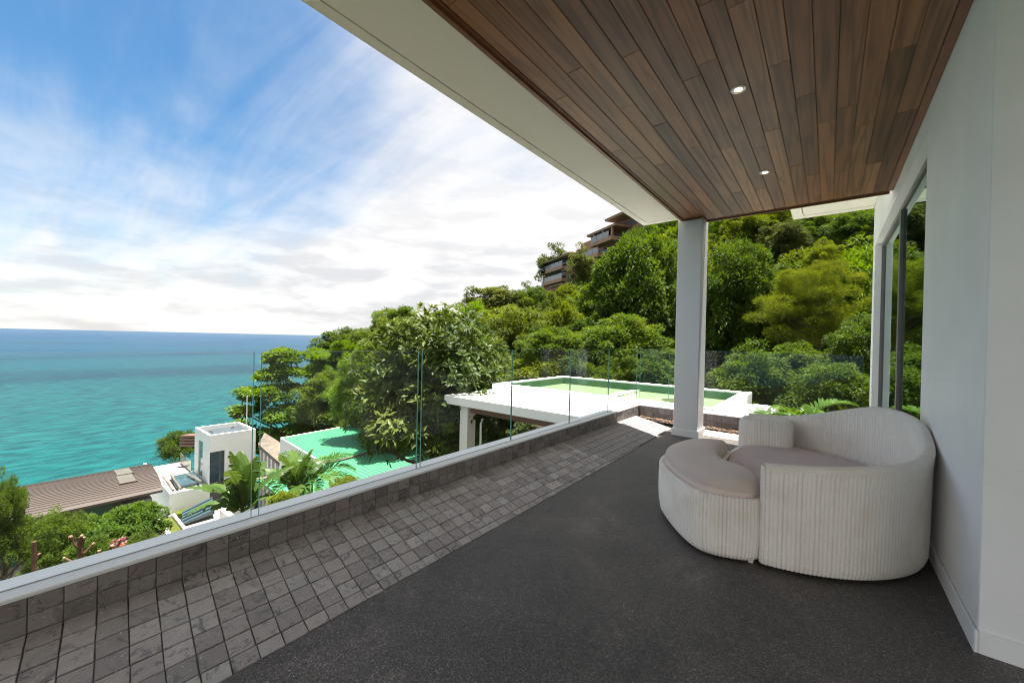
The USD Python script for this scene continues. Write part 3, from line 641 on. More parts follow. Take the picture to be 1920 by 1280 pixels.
# braided rim along the top edge
def braid(xy, z, r, closed=False, pitch=.030):
    n = len(xy); d = np.r_[0, np.cumsum(np.hypot(*np.diff(xy, axis=0).T))]; th_ = np.linspace(0, 2 * np.pi, 21)[:-1]
    t_ = np.gradient(np.c_[xy, z], axis=0); t_ = t_ / np.linalg.norm(t_, axis=1, keepdims=True); sd_ = np.cross(t_, [0, 0, 1.0]); sd_ /= np.linalg.norm(sd_, axis=1, keepdims=True); up_ = np.cross(sd_, t_)
    rr = r * (1 + .13 * np.abs(np.sin(np.pi * d[:, None] / pitch + th_[None] * 1.5)) - .16 * np.exp(-((np.mod(d[:, None] / pitch + th_[None] * 1.5 / np.pi, 1) - .5) / .10) ** 2))
    P = np.c_[xy, z][:, None] + rr[..., None] * (np.cos(th_)[None, :, None] * sd_[:, None] + np.sin(th_)[None, :, None] * up_[:, None]); P = np.concatenate([P, P[:, :1]], 1)
    return grid_mesh(P)
_q, _ = spline(path, 560); _t = np.gradient(_q[:, :2], axis=0); _t /= np.linalg.norm(_t, axis=1, keepdims=True)
obj('rim', braid(_q[:, :2] + np.stack([_t[:, 1], -_t[:, 0]], 1) * -.012, _q[:, 2] - .020, .030), 'wicker', day, smooth=True)
# rounded front end of the back: closes the open edge at the front corner
def end_post(i, name, sgn):
    """vertical rolled end of the wicker back"""
    Q = P0[i]; sec = Q[:, :]; out, inn = sec[:len(sec) // 2], sec[len(sec) // 2:][::-1]
    n = 60; zs = np.linspace(0, 1, n)
    def res(c):
        l = np.r_[0, np.cumsum(np.linalg.norm(np.diff(c, axis=0), axis=1))]; return np.stack([np.interp(np.linspace(0, l[-1], 220), l, c[:, k]) for k in range(3)], 1)
    return res(out), res(inn)
tang = np.array([math.sin(ang[0]), -math.cos(ang[0])])
k_top = int(np.argmax(P0[0][:, 2])); outp = P0[0][:k_top + 1]
zz = np.linspace(.026, hgt[0] - .004, 260)
oo = np.interp(zz, outp[:, 2], np.arange(len(outp))); oc = np.stack([np.interp(oo, np.arange(len(outp)), outp[:, k]) for k in range(3)], 1)
nrm0 = np.array([math.cos(ang[0]), math.sin(ang[0])])
th = np.linspace(0, np.pi, 20); w = .034
G = np.zeros((20, 260, 3))
for k, t in enumerate(th):
    c = oc[:, :2] - nrm0 * w
    G[k, :, :2] = c + nrm0 * w * np.cos(t) + tang * .022 * np.sin(t); G[k, :, 2] = zz
U = np.repeat((th * w)[:, None], 260, 1); V = np.repeat(zz[None], 20, 0)
obj('wicker_post', grid_mesh(weave(G, U, V, -grid_normals(G), amp=.0022)), 'wicker', day, smooth=True)
# seat base behind the ottoman curve
inner = [(-.255, 2.80), (-.29, 3.00), (-.36, 3.105), (-.45, 3.195), (-.535, 3.30), (-.575, 3.42), (-.600, 3.60), (-.615, 3.80), (-.625, 4.02), (-.61, 4.20), (-.58, 4.40)]
ip, il = spline(inner, 330)
(bv, bf), _ = wicker_wall(ip[::-1] if False else ip, lambda i, p: [(-.02, .036), (.0, .045), (.0, .300), (-.01, .318), (-.05, .325)], vstep=.0028)
obj('seat_base', (bv, bf), 'wicker', day, smooth=True)

def cushion(outline, z0, z1, puff=.02, r=.05, n=260):
    """a stuffed cushion with rounded edges on a closed plan outline (counter-clockwise)"""
    o, _ = spline(outline, n, closed=True)
    g = shapely.Polygon(o)
    if not g.exterior.is_ccw: o = o[::-1]
    t = np.roll(o, -1, 0) - np.roll(o, 1, 0); t /= np.linalg.norm(t, axis=1, keepdims=True); nin = np.stack([-t[:, 1], t[:, 0]], 1)
    k = np.ones(9) / 9; nin = np.stack([np.convolve(np.r_[nin[-4:, c], nin[:, c], nin[:4, c]], k, 'valid') for c in (0, 1)], 1); nin /= np.linalg.norm(nin, axis=1, keepdims=True)
    H = z1 - z0; rings = [(.03, 0.0), (.010, .10), (.0, .32), (.0, .55), (.006, .75), (.018, .89), (.036, .965), (.06, 1.0)]
    P = np.zeros((n, len(rings), 3))
    wr = np.interp(np.arange(n), np.arange(0, n + 13, 13), np.random.default_rng(3).normal(0, .002, len(np.arange(0, n + 13, 13))))
    for j, (d, f) in enumerate(rings):
        P[:, j, :2] = o + nin * d; P[:, j, 2] = z0 + H * f + (wr * (.4 if f > .9 else 1))
    v, f = grid_mesh(P, True); last = P[:, -1, :2]
    gx, gy = np.meshgrid(np.arange(o[:, 0].min(), o[:, 0].max(), .025), np.arange(o[:, 1].min(), o[:, 1].max(), .025)); gp = np.c_[gx.ravel(), gy.ravel()]
    top = shapely.Polygon(last).buffer(0); ins = gp[shapely.contains_xy(top.buffer(-.012), gp[:, 0], gp[:, 1])]
    pts, tri = fill(last, ins)
    dist = shapely.distance(top.exterior, shapely.points(pts)); zt = z1 + puff * (1 - np.exp(-dist / .07)) + meshkit.noise(np.c_[pts * 5, 0 * pts[:, 0]]) * .003 * np.minimum(1, dist / .03)
    zt[:len(last)] = P[:, -1, 2]
    m = MB().add(v, f).add(np.c_[pts, zt], tri); a = m.arr()
    return trimesh.Trimesh(a[0], a[1], process=True)
seat_out = [(-.30, 2.98), (-.37, 3.115), (-.46, 3.21), (-.545, 3.32), (-.590, 3.45), (-.612, 3.62), (-.618, 3.80), (-.60, 4.02), (-.56, 4.20), (-.47, 4.31), (-.33, 4.345), (-.12, 4.315), (.08, 4.22), (.24, 4.07), (.34, 3.90), (.395, 3.70), (.40, 3.45), (.36, 3.25), (.26, 3.06), (.10, 2.90), (-.08, 2.82), (-.21, 2.83)]
obj('seat_cushion', cushion(seat_out, .310, .405, puff=.022), 'seat_cloth', day, smooth=40)
pip, _ = spline(np.array(seat_out), 220, closed=True); pv = np.c_[pip[:, 0], pip[:, 1], np.full(len(pip), .335)]
obj('piping', MB().tube(np.vstack([pv, pv[:1]]), .0055, 6, caps=False), 'seat_cloth', stage.GetPrimAtPath(str(day.GetPath()) + '/seat_cushion'), smooth=True)
# the arm at the far end of the back
arm = [(-.545, 4.048), (-.40, 4.052), (-.275, 4.082), (-.232, 4.12), (-.225, 4.20), (-.232, 4.34), (-.30, 4.395), (-.45, 4.40), (-.56, 4.39), (-.612, 4.33), (-.622, 4.22), (-.608, 4.10)]
apth, al = spline(arm, 380, closed=True)
if shapely.Polygon(apth[:, :2]).exterior.is_ccw is False: apth = apth[::-1]
(av, af), AP = wicker_wall(apth, lambda i, p: [(0, .322), (.0, .45), (0, .585), (-.004, .606), (-.014, .622), (-.03, .630), (-.05, .633), (-.105, .634)], closed=True)
top_pts, top_tri = fill(AP[:, -1, :2])
tm = MB().add(av, af).add(np.c_[top_pts, np.full(len(top_pts), .6355)], top_tri)
obj('armrest', tm, 'wicker', day, smooth=True)
for x, y in ((-.19, 2.795), (.26, 3.06), (.36, 4.0), (-.30, 4.30)):
    obj('foot', MB().tube([(x, y, 0), (x, y, .05)], [.016, .02], 12), 'wicker', day)

ott_out = [(-.262, 2.752), (-.33, 2.672), (-.42, 2.645), (-.52, 2.650), (-.62, 2.688), (-.72, 2.764), (-.81, 2.858), (-.90, 2.975), (-.98, 3.095), (-1.035, 3.215), (-1.058, 3.35), (-1.050, 3.50), (-1.018, 3.65), (-.955, 3.79), (-.87, 3.885), (-.77, 3.930), (-.68, 3.928), (-.635, 3.885), (-.628, 3.80), (-.630, 3.66), (-.625, 3.52), (-.600, 3.40), (-.555, 3.285), (-.47, 3.18), (-.38, 3.09), (-.31, 2.99), (-.272, 2.87)]
ott_out = [(min(a, -.272) * (1 - .034 * q), b * (1 - .034 * q)) for a, b in ott_out for q in [min(1, max(0, (-.36 - a) / .3))]]
op, ol = spline(ott_out[::-1], 900, closed=True)
ott = thing('ottoman', 'crescent shaped cream wicker ottoman with pale cushion in front of the daybed', 'ottoman', (-.72, 3.2, 0))
ccw = shapely.Polygon(op[:, :2]).exterior.is_ccw
if not ccw: op = op[::-1]
(ov, of), _ = wicker_wall(op, lambda i, p: [(-.055, .022), (-.030, .027), (-.014, .050), (-.004, .11), (.002, .20), (.0, .345)] + [(a, b) for a, b in round_rim(.0, -.036, .393, r=.020)] + [(-.038, .355), (-.041, .33)], closed=True)
obj('wicker_base', (ov, of), 'wicker', ott, smooth=True)
pts, tri = fill(op[::6, :2]); obj('platform', (np.c_[DC[0] + (pts[:, 0] - DC[0]) * 1.0, pts[:, 1], np.full(len(pts), .345)], tri), 'seat_cloth', ott)
g = shapely.Polygon(op[:, :2]).buffer(-.036); cpts = np.array(g.exterior.coords)[:-1][::14]
obj('cushion', cushion(cpts, .350, .490, puff=.014), 'ottoman_cloth', ott, smooth=40)
pip, _ = spline(np.array(cpts), 220, closed=True); pv = np.c_[pip[:, 0], pip[:, 1], np.full(len(pip), .384)]
obj('piping', MB().tube(np.vstack([pv, pv[:1]]), .0055, 6, caps=False), 'ottoman_cloth', stage.GetPrimAtPath(str(ott.GetPath()) + '/cushion'), smooth=True)
for x, y in ((-.335, 2.745), (-.90, 3.10), (-.68, 3.70)):
    obj('foot', MB().tube([(x, y, 0), (x, y, .05)], [.016, .02], 12), 'wicker', ott)

# ================================================================ below the terrace: lower roofs
car = thing('carport_roof', 'flat white carport roof slab on a white post below the glass', 'roof', (-5.5, 7.6, -.4))
obj('slab', bbox(-7.85, 6.95, -.42, -2.62, 8.16, -.20, c=.008), 'slab_white', car)
obj('slab', box(-7.85, 8.165, -.42, -1.75, 12.0, -.205), 'slab_white', car)
obj('post', bbox(-7.42, 7.12, -4.6, -7.14, 7.42, -.421, c=.006), 'villa_white', car)
obj('beam', box(-7.1, 7.20, -.60, -2.7, 7.34, -.422), 'brown_beam', car)
obj('drain_pipe', MB().tube([(-7.02, 7.50, -4.6), (-7.02, 7.50, -.9), (-7.02, 7.56, -.8)], .03, 10), 'slab_white', car)
obj('back_wall', box(-7.3, 11.6, -4.6, -2.0, 11.75, -.422), 'villa_white', car)
basin = thing('roof_basin', 'green painted flat roof basin with white kerb below the end of the terrace', 'roof', (-4.4, 9.9, -.2))
def kerb(m): return obj('kerb', m, 'slab_white', basin)
kerb(bbox(-7.25, 8.17, -.203, -1.50, 8.40, .07, c=.006)); kerb(bbox(-7.25, 11.62, -.203, -1.50, 11.86, .07, c=.006))
kerb(bbox(-7.25, 8.402, -.203, -7.04, 11.618, .069, c=.006)); kerb(bbox(-1.74, 8.402, -.203, -1.50, 11.618, .069, c=.006))
obj('basin_floor', box(-7.038, 8.402, -.204, -1.742, 11.618, -.165), 'pool_green', basin)
for a in ((-7.038, 11.606, -.164, -1.742, 11.616, .035), (-7.036, 8.404, -.164, -7.028, 11.604, .035), (-1.752, 8.404, -.164, -1.744, 11.604, .035), (-7.026, 8.404, -.164, -1.754, 8.412, .035)):
    obj('painted_wall', box(*a), 'pool_green_wall', basin)
obj('floor_rib', bbox(-4.6, 8.43, -.1645, -4.35, 11.59, -.135, c=.004), 'rib_paint', basin)
_a = np.linspace(0, 2 * np.pi, 25)[:-1]; _r = 1 + .28 * np.sin(3 * _a + 1) + .16 * np.sin(5 * _a)
obj('puddle', MB().prism(np.c_[-2.9 + .42 * _r * np.cos(_a), 10.2 + .55 * _r * np.sin(_a)], -.1648, -.161), 'puddle_stain', basin)
stp = thing('roof_step', 'low white roof step with a small hatch beside the green basin', 'roof', (-1.2, 9, -.3))
obj('slab', bbox(-1.495, 7.0, -.42, -.86, 11.0, -.13, c=.006), 'slab_white', stp)
obj('hatch', MB().box(-1.18, 9.6, -.129, -.88, 9.64, .06).box(-.92, 8.9, -.129, -.88, 9.598, .06).box(-1.18, 8.9, -.129, -1.14, 9.598, .06), 'slab_white', stp)
obj('hatch_rail', MB().tube([(-1.2, 9.2, .075), (-.86, 9.2, .075)], .012, 8), 'ring_metal', stp)

# ================================================================ villas by the sea
gr = thing('green_roof_house', 'white house with bright green sheet metal roof beyond the banana plants', 'house', (-23, 12, -10))
# ridge and eave of the sheet roof: seams are ribs, one part each
A_, B_, C_, D_ = np.array([-29.6, 11.4, -6.0]), np.array([-30.0, 17.4, -6.0]), np.array([-17.5, 17.4, -6.55]), np.array([-17.5, 7.2, -6.55])
A2 = np.array([-22.9, 10.9, -6.25])
mid0, mid1 = np.array([-24.2, 10.0, -6.24]), np.array([-24.2, 17.4, -6.24])
def sheet(q, name, mt):
    obj(name, MB().hexa([tuple(np.array(p) - [0, 0, .08]) for p in q], [tuple(p) for p in q]), mt, gr)
qa = [(-29.6, 11.4, -6.0), (-23.2, 11.2, -6.25), (-23.2, 17.4, -6.25), (-30.0, 17.4, -6.0)]
qb = [(-23.2, 7.8, -6.40), (-12.5, 7.8, -6.85), (-12.5, 17.4, -6.85), (-23.2, 17.4, -6.40)]
sheet(qa, 'roof_sheet', 'sheet_green'); sheet(qb, 'roof_sheet', 'sheet_green_pale')
def ribs(q, n):
    q = np.array(q, float)
    for k in range(n):
        t = (k + .5) / n; a = q[0] * (1 - t) + q[3] * t; b = q[1] * (1 - t) + q[2] * t
        w = np.array([0, .03, 0]); h = np.array([0, 0, .036])
        obj('rib', MB().hexa([a - w, b - w, b + w, a + w], [a - w * .5 + h, b - w * .5 + h, b + w * .5 + h, a + w * .5 + h]), 'sheet_green', gr)
ribs(qa, 24); ribs(qb, 36)
obj('ridge_cap', MB().hexa([(-23.32, 7.8, -6.36), (-23.08, 7.8, -6.36), (-23.08, 17.4, -6.24), (-23.32, 17.4, -6.24)], [(-23.3, 7.8, -6.33), (-23.1, 7.8, -6.33), (-23.1, 17.4, -6.20), (-23.3, 17.4, -6.20)]), 'stained_concrete', gr)
obj('wall', MB().hexa([(-29.5, 11.5, -13), (-12.6, 11.5, -13), (-12.6, 17.3, -13), (-29.7, 17.3, -13)], [(-29.5, 11.5, -6.1), (-23.2, 11.5, -6.36), (-23.2, 17.3, -6.36), (-29.7, 17.3, -6.1)]), 'villa_white', gr)
obj('gable', MB().hexa([(-29.75, 11.28, -9.0), (-29.55, 11.28, -9.0), (-29.55, 17.5, -9.0), (-30.1, 17.5, -9.0)], [(-29.75, 11.28, -5.93), (-29.55, 11.28, -5.93), (-29.95, 17.5, -5.93), (-30.12, 17.5, -5.93)]), 'villa_white', gr)
obj('gable', MB().hexa([(-29.5, 11.26, -9.0), (-23.2, 11.06, -9.0), (-23.2, 11.16, -9.0), (-29.5, 11.36, -9.0)], [(-29.5, 11.26, -5.95), (-23.2, 11.06, -6.2), (-23.2, 11.16, -6.2), (-29.5, 11.36, -5.95)]), 'villa_white', gr)

tw = thing('white_villa', 'white cubic villa with a tall stair tower and terraces below the glass by the sea', 'house', (-40, 9, -13))
x0, x1, y0, y1, zt = -43.0, -38.7, 9.4, 12.7, -7.0
# tower walls with openings
obj('tower_wall', MB().box(x1 - .25, y0, -8.38, x1, y1, zt).box(x1 - .25, 10.46, -15, x1, y1, -8.38).box(x1 - .25, y0, -15, x1, 9.46, -8.38).box(x1 - .25, 9.46, -15, x1, 10.46, -13.3), 'villa_white', tw)
obj('tower_wall', MB().box(x0, y0, -15, -41.75, y0 + .2, zt - .002).box(-40.5, y0, -15, x1 - .252, y0 + .2, zt - .002).box(-41.75, y0, -7.85, -40.5, y0 + .2, zt - .002).box(-41.75, y0, -15, -40.5, y0 + .2, -10.9), 'villa_white', tw)
obj('tower_wall', box(x0, y1 - .2, -15, x1 - .252, y1, zt - .002), 'villa_white', tw)
obj('tower_wall', box(x0, y0 + .202, -15, x0 + .2, y1 - .202, zt - .002), 'villa_white', tw)
obj('tower_roof', box(x0 + .2, y0 + .2, -7.6, x1 - .25, y1 - .2, -7.32), 'dark_water', tw)
for k in range(9):
    a, b = R.uniform(x0 + .6, x1 - .7), R.uniform(y0 + .5, y1 - .6); s_ = R.uniform(.10, .30)
    obj('roof_debris', MB().bbox(a, b, -7.33, a + s_, b + s_ * .7, -7.33 + s_ * .5, c=.04), 'stained_concrete', tw)
for (a, b) in ((-8.42, -9.35), (-9.42, -10.85)):
    obj('window_pane', box(x1 - .16, 9.47, b, x1 - .13, 10.45, a), 'blue_pane', tw)
obj('window_frame', MB().box(x1 - .17, 9.47, -9.415, x1 - .1, 10.45, -9.355).box(x1 - .17, 10.13, -10.9, x1 - .1, 10.2, -8.4), 'grey_frame', tw)
obj('door', box(x1 - .17, 9.47, -13.3, x1 - .12, 10.45, -10.9), 'dark_room', tw)
obj('window_pane', box(-41.74, y0 + .08, -10.9, -40.51, y0 + .11, -7.86), 'green_pane', tw)
for zz_ in (-8.85, -9.85): obj('window_frame', box(-41.74, y0 + .05, zz_, -40.51, y0 + .15, zz_ + .06), 'grey_frame', tw)
# upper terrace in front of the tower, sea side
obj('terrace_slab', box(-47.4, 6.9, -11.3, -38.2, 9.38, -10.95), 'concrete', tw)
obj('terrace_wall', MB().box(-47.4, 6.72, -15, -37.3, 6.9, -10.5), 'villa_white', tw)
obj('terrace_wall', box(-37.30, 6.72, -15, -37.1, 9.1, -10.5), 'villa_white', tw)
obj('glass_screen', box(-46.8, 9.2, -10.94, -43.1, 9.24, -10.0), 'pale_rail_glass', tw)
obj('skylight', MB().hexa([(-42.4, 7.7, -10.9), (-39.2, 7.5, -10.9), (-39.2, 9.1, -10.9), (-42.4, 9.2, -10.9)], [(-42.4, 7.7, -10.75), (-39.2, 7.5, -10.75), (-39.2, 9.1, -10.7), (-42.4, 9.2, -10.7)]), 'blue_pane', tw)
for a, b in (((-42.3, 7.7), (-37.9, 7.5)), ((-42.3, 7.2), (-37.9, 7.05)), ((-41.5, 8.6), (-38.6, 8.9))):
    obj('pergola_beam', MB().tube([(*a, -10.55), (*b, -10.55)], .07, 6), 'stained_concrete', tw)
# lower terrace towards the camera: walls, moss strips, solar collector
obj('terrace_slab', box(-37.08, 6.0, -15, -27.5, 9.9, -12.2), 'concrete', tw)
obj('terrace_wall', box(-37.08, 5.75, -16, -26.5, 5.98, -11.55), 'villa_white', tw)
obj('moss_strip', bbox(-36.0, 6.0, -12.19, -28.0, 6.62, -11.75, c=.03), 'moss', tw)
obj('planter_wall', box(-36.0, 6.64, -12.19, -28.0, 6.80, -11.60), 'villa_white', tw)
obj('moss_strip', bbox(-36.9, 6.85, -12.19, -36.1, 9.3, -11.75, c=.03), 'moss', tw)
obj('planter_wall', box(-34.2, 9.0, -12.19, -30.0, 9.2, -11.5), 'villa_white', tw)
obj('solar_collector', MB().hexa([(-36.0, 7.2, -12.1), (-34.6, 7.0, -12.1), (-34.6, 8.8, -11.9), (-36.0, 9.0, -11.9)], [(-36.0, 7.2, -11.75), (-34.6, 7.0, -12.02), (-34.6, 8.8, -11.6), (-36.0, 9.0, -11.2)]), 'blue_pane', tw)
for k in range(5):
    t = k / 4; obj('collector_tube', MB().tube([(-36.0 + 1.4 * t, 7.2 - .2 * t, -11.70 - .27 * t), (-36.0 + 1.4 * t, 9.0 - .2 * t, -11.15 - .40 * t)], .06, 6), 'blue_pane', tw)
pole = obj('flagpole', MB().tube([(-42.6, 13.2, -14), (-42.6, 13.2, -4.55)], [.05, .04], 8), 'ring_metal', label='thin white pole rising behind the villa tower', cat='pole')
pg = thing('walkway_canopy', 'weathered concrete walkway canopy on white posts behind the villa tower', 'canopy', (-36, 13.2, -9))
obj('roof_slab', MB().hexa([(-38.2, 12.72, -8.5), (-31.6, 11.95, -8.5), (-31.6, 13.7, -8.5), (-42.2, 14.6, -8.5)], [(-38.2, 12.72, -8.22), (-31.6, 11.95, -8.22), (-31.6, 13.7, -8.22), (-42.2, 14.6, -8.22)]), 'stained_concrete', pg)
for k in range(6):
    t = k / 5; a, b = -38.0 + 6.0 * t, 12.80 - .72 * t
    obj('post', box(a, b, -14, a + .30, b + .35, -8.501), 'villa_white', pg)
obj('wall', box(-38.5, 14.2, -14, -31, 14.4, -8.6), 'stained_concrete', pg)
tr = thing('planter_box', 'brown slatted timber planter hanging left of the villa tower', 'planter', (-44.5, 9, -8.5))
c0, c1 = at(336, 829, 46.5), at(372, 829, 45.0)
for k in range(4):
    a, b = c0 + [0, 0, -.3 + k * .27], c1 + [0, 0, -.3 + k * .27]
    obj('slat', MB().hexa([a + [0, 0, -.1], b + [0, 0, -.1], b + [-.2, .9, -.1], a + [-.2, .9, -.1]], [a + [0, 0, .1], b + [0, 0, .1], b + [-.2, .9, .1], a + [-.2, .9, .1]]), 'brown_beam', tr)

bh = thing('brown_roof_house', 'long low house with brown ribbed roof and glass front by the sea', 'house', (-35, -1, -12))
# a curved metal roof made of long boards running with the coast
prof = [(-37.3, -8.06), (-36.4, -7.98), (-35.2, -7.93), (-34.0, -7.90), (-33.0, -7.92), (-32.1, -7.97), (-31.4, -8.08), (-31.12, -8.26)]
pr = np.array(prof); dd = np.r_[0, np.cumsum(np.linalg.norm(np.diff(pr, axis=0), axis=1))]; nb = 22
tt = np.linspace(0, dd[-1], nb + 1); pp = np.stack([np.interp(tt, dd, pr[:, k]) for k in (0, 1)], 1)
ya_, yb_ = -9.5, 5.30
for k in range(nb):
    a, b = pp[k], pp[k + 1]; sk = lambda x: .10 * (x + 31) * -1 * -.6
    up_ = np.array([0, .05])
    lo = [(a[0], ya_, a[1] - .12), (b[0], ya_, b[1] - .12), (b[0], yb_ + sk(b[0]) * -1, b[1] - .12), (a[0], yb_ + sk(a[0]) * -1, a[1] - .12)]
    hi = [(a[0], ya_, a[1] - .020), (b[0], ya_, b[1] + .012), (b[0], yb_ + sk(b[0]) * -1, b[1] + .012), (a[0], yb_ + sk(a[0]) * -1, a[1] - .020)]
    obj('roof_board', MB().hexa(lo, hi), 'brown_roof', bh)
for (xa_, xb_, ya_s) in ((-36.6, -34.9, 3.75), (-34.65, -32.9, 3.65)):
    zs_ = lambda x: float(np.interp(x, pr[:, 0], pr[:, 1])) + .02
    lo = [(xa_, ya_s, zs_(xa_)), (xb_, ya_s, zs_(xb_)), (xb_, ya_s + .72, zs_(xb_)), (xa_, ya_s + .72, zs_(xa_))]
    sk_ = obj('skylight', MB().hexa([(a, b, c - .1) for a, b, c in lo], [(a, b, c + .05) for a, b, c in lo]), 'skylight_pane', bh)
    obj('skylight_frame', MB().hexa([(xb_ + .01, ya_s - .05, zs_(xb_) - .1), (xb_ + .12, ya_s - .05, zs_(xb_) - .12), (xb_ + .12, ya_s + .77, zs_(xb_) - .12), (xb_ + .01, ya_s + .77, zs_(xb_) - .1)],
        [(xb_ + .01, ya_s - .05, zs_(xb_) + .07), (xb_ + .12, ya_s - .05, zs_(xb_) + .06), (xb_ + .12, ya_s + .77, zs_(xb_) + .06), (xb_ + .01, ya_s + .77, zs_(xb_) + .07)]), 'brown_roof', bh)
obj('wall', box(-37.0, -9.2, -15, -32.6, 4.9, -8.35), 'concrete', bh)
obj('wall', box(-32.598, 3.6, -15, -31.6, 4.9, -8.75), 'concrete', bh)
for k in range(8):
    a = -9.0 + k * 1.55; obj('window_pane', box(-32.45, a, -10.9, -32.40, a + 1.45, -8.75), 'green_pane', bh); obj('mullion', box(-32.5, a + 1.46, -10.9, -32.36, a + 1.54, -8.70), 'grey_frame', bh)
obj('window_sill', box(-32.597, -9.1, -11.4, -31.8, 3.59, -10.95), 'concrete', bh)
structure('paved_path', MB().hexa([(-50, 5.2, -14.5), (-24, 4.6, -14.5), (-24, 5.7, -14.5), (-50, 6.7, -14.5)], [(-50, 5.2, -12.6), (-24, 4.6, -13.0), (-24, 5.7, -13.0), (-50, 6.7, -12.6)]), 'concrete')

# ================================================================ apartment building high on the wooded hill
ap = thing('apartment_building', 'stepped brown apartment building with balconies high on the wooded hillside', 'building', (-50, 82, 15))
AO, AU, AN = np.array([-58.4, 87.0, 0]), np.array([.871, -.491, 0]), np.array([-.491, -.871, 0])
def abox(name, s0, s1, d0, d1, z0, z1, mt, parent=ap):
    """box in facade coordinates: s along the front, d out of it, z up"""
    q = [AO + AU * s0 + AN * d1, AO + AU * s1 + AN * d1, AO + AU * s1 + AN * d0, AO + AU * s0 + AN * d0]
    return obj(name, MB().hexa([p + [0, 0, z0] for p in q], [p + [0, 0, z1] for p in q]), mt, parent)
def ahip(name, s0, s1, d0, d1, z, rise, mt):
    """hipped tile roof with a thick eave"""
    q = [AO + AU * s0 + AN * d1, AO + AU * s1 + AN * d1, AO + AU * s1 + AN * d0, AO + AU * s0 + AN * d0]; c = sum(q) / 4
    t = [c + (p - c) * .35 for p in q]
    abox('eave', s0, s1, d0, d1, z - .35, z, 'tan_slab')
    q2 = [c + (p - c) * 1.02 for p in q]
    return obj(name, MB().hexa([p + [0, 0, z + .002] for p in q2], [p + [0, 0, z + rise] for p in t]), mt, ap)
abox('wall', -1, 14, -9, 0, 4, 21.2, 'tan_wall'); abox('wall', 14.01, 28, -10, -1.5, 4, 24.0, 'tan_wall'); abox('wall', 26, 40, -12, -2.5, 4, 26.2, 'tan_wall')
abox('pillar', -1.6, -.9, -2, .6, 6, 18.4, 'tan_slab')
for (s0, s1, z, dd_) in ((-1.6, 10.7, 18.6, 1.6), (-.2, 10.0, 15.7, 1.3), (-6.4, 2.0, 11.8, 2.5), (9, 16, 18.2, .8), (19.6, 25.8, 18.6, 1.8), (22.6, 30, 21.1, 1.6)):
    abox('balcony_slab', s0, s1, -.5, dd_, z, z + .8, 'tan_slab')
for (s0, s1, z, dd_, n) in ((-1.5, 10.6, 19.42, 1.5, 6), (.5, 9.9, 16.52, 1.2, 5), (19.7, 25.7, 19.42, 1.7, 3), (22.7, 29, 21.92, 1.5, 3)):
    w_ = (s1 - s0) / n
    for k in range(n): abox('balcony_rail', s0 + k * w_ + .05, s0 + (k + 1) * w_ - .05, dd_ - .12, dd_, z, z + 1.15, 'pale_rail_glass')
for (s0, s1, z0, z1, n) in ((-.8, 10.6, 19.45, 21.0, 5), (.6, 10, 16.6, 18.4, 4), (.4, 4.4, 11.7, 13.2, 3), (11, 13.6, 15, 17, 2), (20, 25.4, 19.6, 21.0, 3)):
    w_ = (s1 - s0) / n; base = -1.45 if s0 >= 20 else .02
    for k in range(n): abox('window', s0 + k * w_ + .15, s0 + (k + 1) * w_ - .15, base, base + .1, z0, z1, 'apartment_dark' if k % 2 else 'blue_pane')
for (s0, s1, z0, z1, n) in ((23.5, 30, 22.2, 23.2, 4), (27.5, 36, 24.1, 25.0, 5)):
    w_ = (s1 - s0) / n; base = -1.45 if s0 < 27 else -2.45
    for k in range(n): abox('window', s0 + k * w_ + .12, s0 + (k + 1) * w_ - .12, base, base + .1, z0, z1, 'apartment_dark')
abox('ledge', -1.6, 4, -.3, .9, 13.8, 14.3, 'tan_slab'); abox('ledge', 2, 9, .05, .5, 15.0, 15.5, 'tan_slab')
ahip('roof', -1.8, 15, -10, 2.2, 21.55, 1.7, 'brown_tiles'); ahip('roof', 21.0, 31, -10, 1.4, 24.0, .6, 'brown_tiles'); ahip('roof', 25.8, 41, -12.5, .2, 26.2, 2.0, 'brown_tiles')
for s_ in (23.2, 26.4, 29.4): abox('post', s_, s_ + .35, .9, 1.25, 21.9, 23.64, 'tan_slab')

# ================================================================ vegetation
def leaves(rng, pos, axis, nrm, length, width, fold=.25, jit=.25, six=False):
    """one folded leaf per point: pos base, axis along the leaf, nrm its upper side"""
    n = len(pos); axis = axis / (np.linalg.norm(axis, axis=1, keepdims=True) + 1e-9)
    side = np.cross(nrm, axis); side /= np.linalg.norm(side, axis=1, keepdims=True) + 1e-9; up = np.cross(axis, side)
    l = (length * rng.uniform(1 - jit, 1 + jit, n))[:, None]; w = (width * rng.uniform(1 - jit, 1 + jit, n))[:, None] / 2
    if not six:
        v = np.stack([pos, pos + axis * l * .48 + side * w + up * w * fold, pos + axis * l - up * l * .10, pos + axis * l * .48 - side * w + up * w * fold], 1)
        b = np.arange(n)[:, None] * 4; f = np.concatenate([b + [0, 2, 1], b + [0, 3, 2]], 0)
        return v.reshape(-1, 3), f
    v = np.stack([pos, pos + axis * l * .30 + side * w * .62 + up * w * fold, pos + axis * l * .66 + side * w + up * (w * fold - l * .03), pos + axis * l - up * l * .14, pos + axis * l * .66 - side * w + up * (w * fold - l * .03), pos + axis * l * .30 - side * w * .62 + up * w * fold, pos + axis * l * .55 - up * l * .02], 1)
    b = np.arange(n)[:, None] * 7; f = np.concatenate([b + [0, 6, 1], b + [1, 6, 2], b + [2, 6, 3], b + [3, 6, 4], b + [4, 6, 5], b + [5, 6, 0]], 0)
    return v.reshape(-1, 3), f
def unit(v): return v / (np.linalg.norm(v, axis=-1, keepdims=True) + 1e-9)
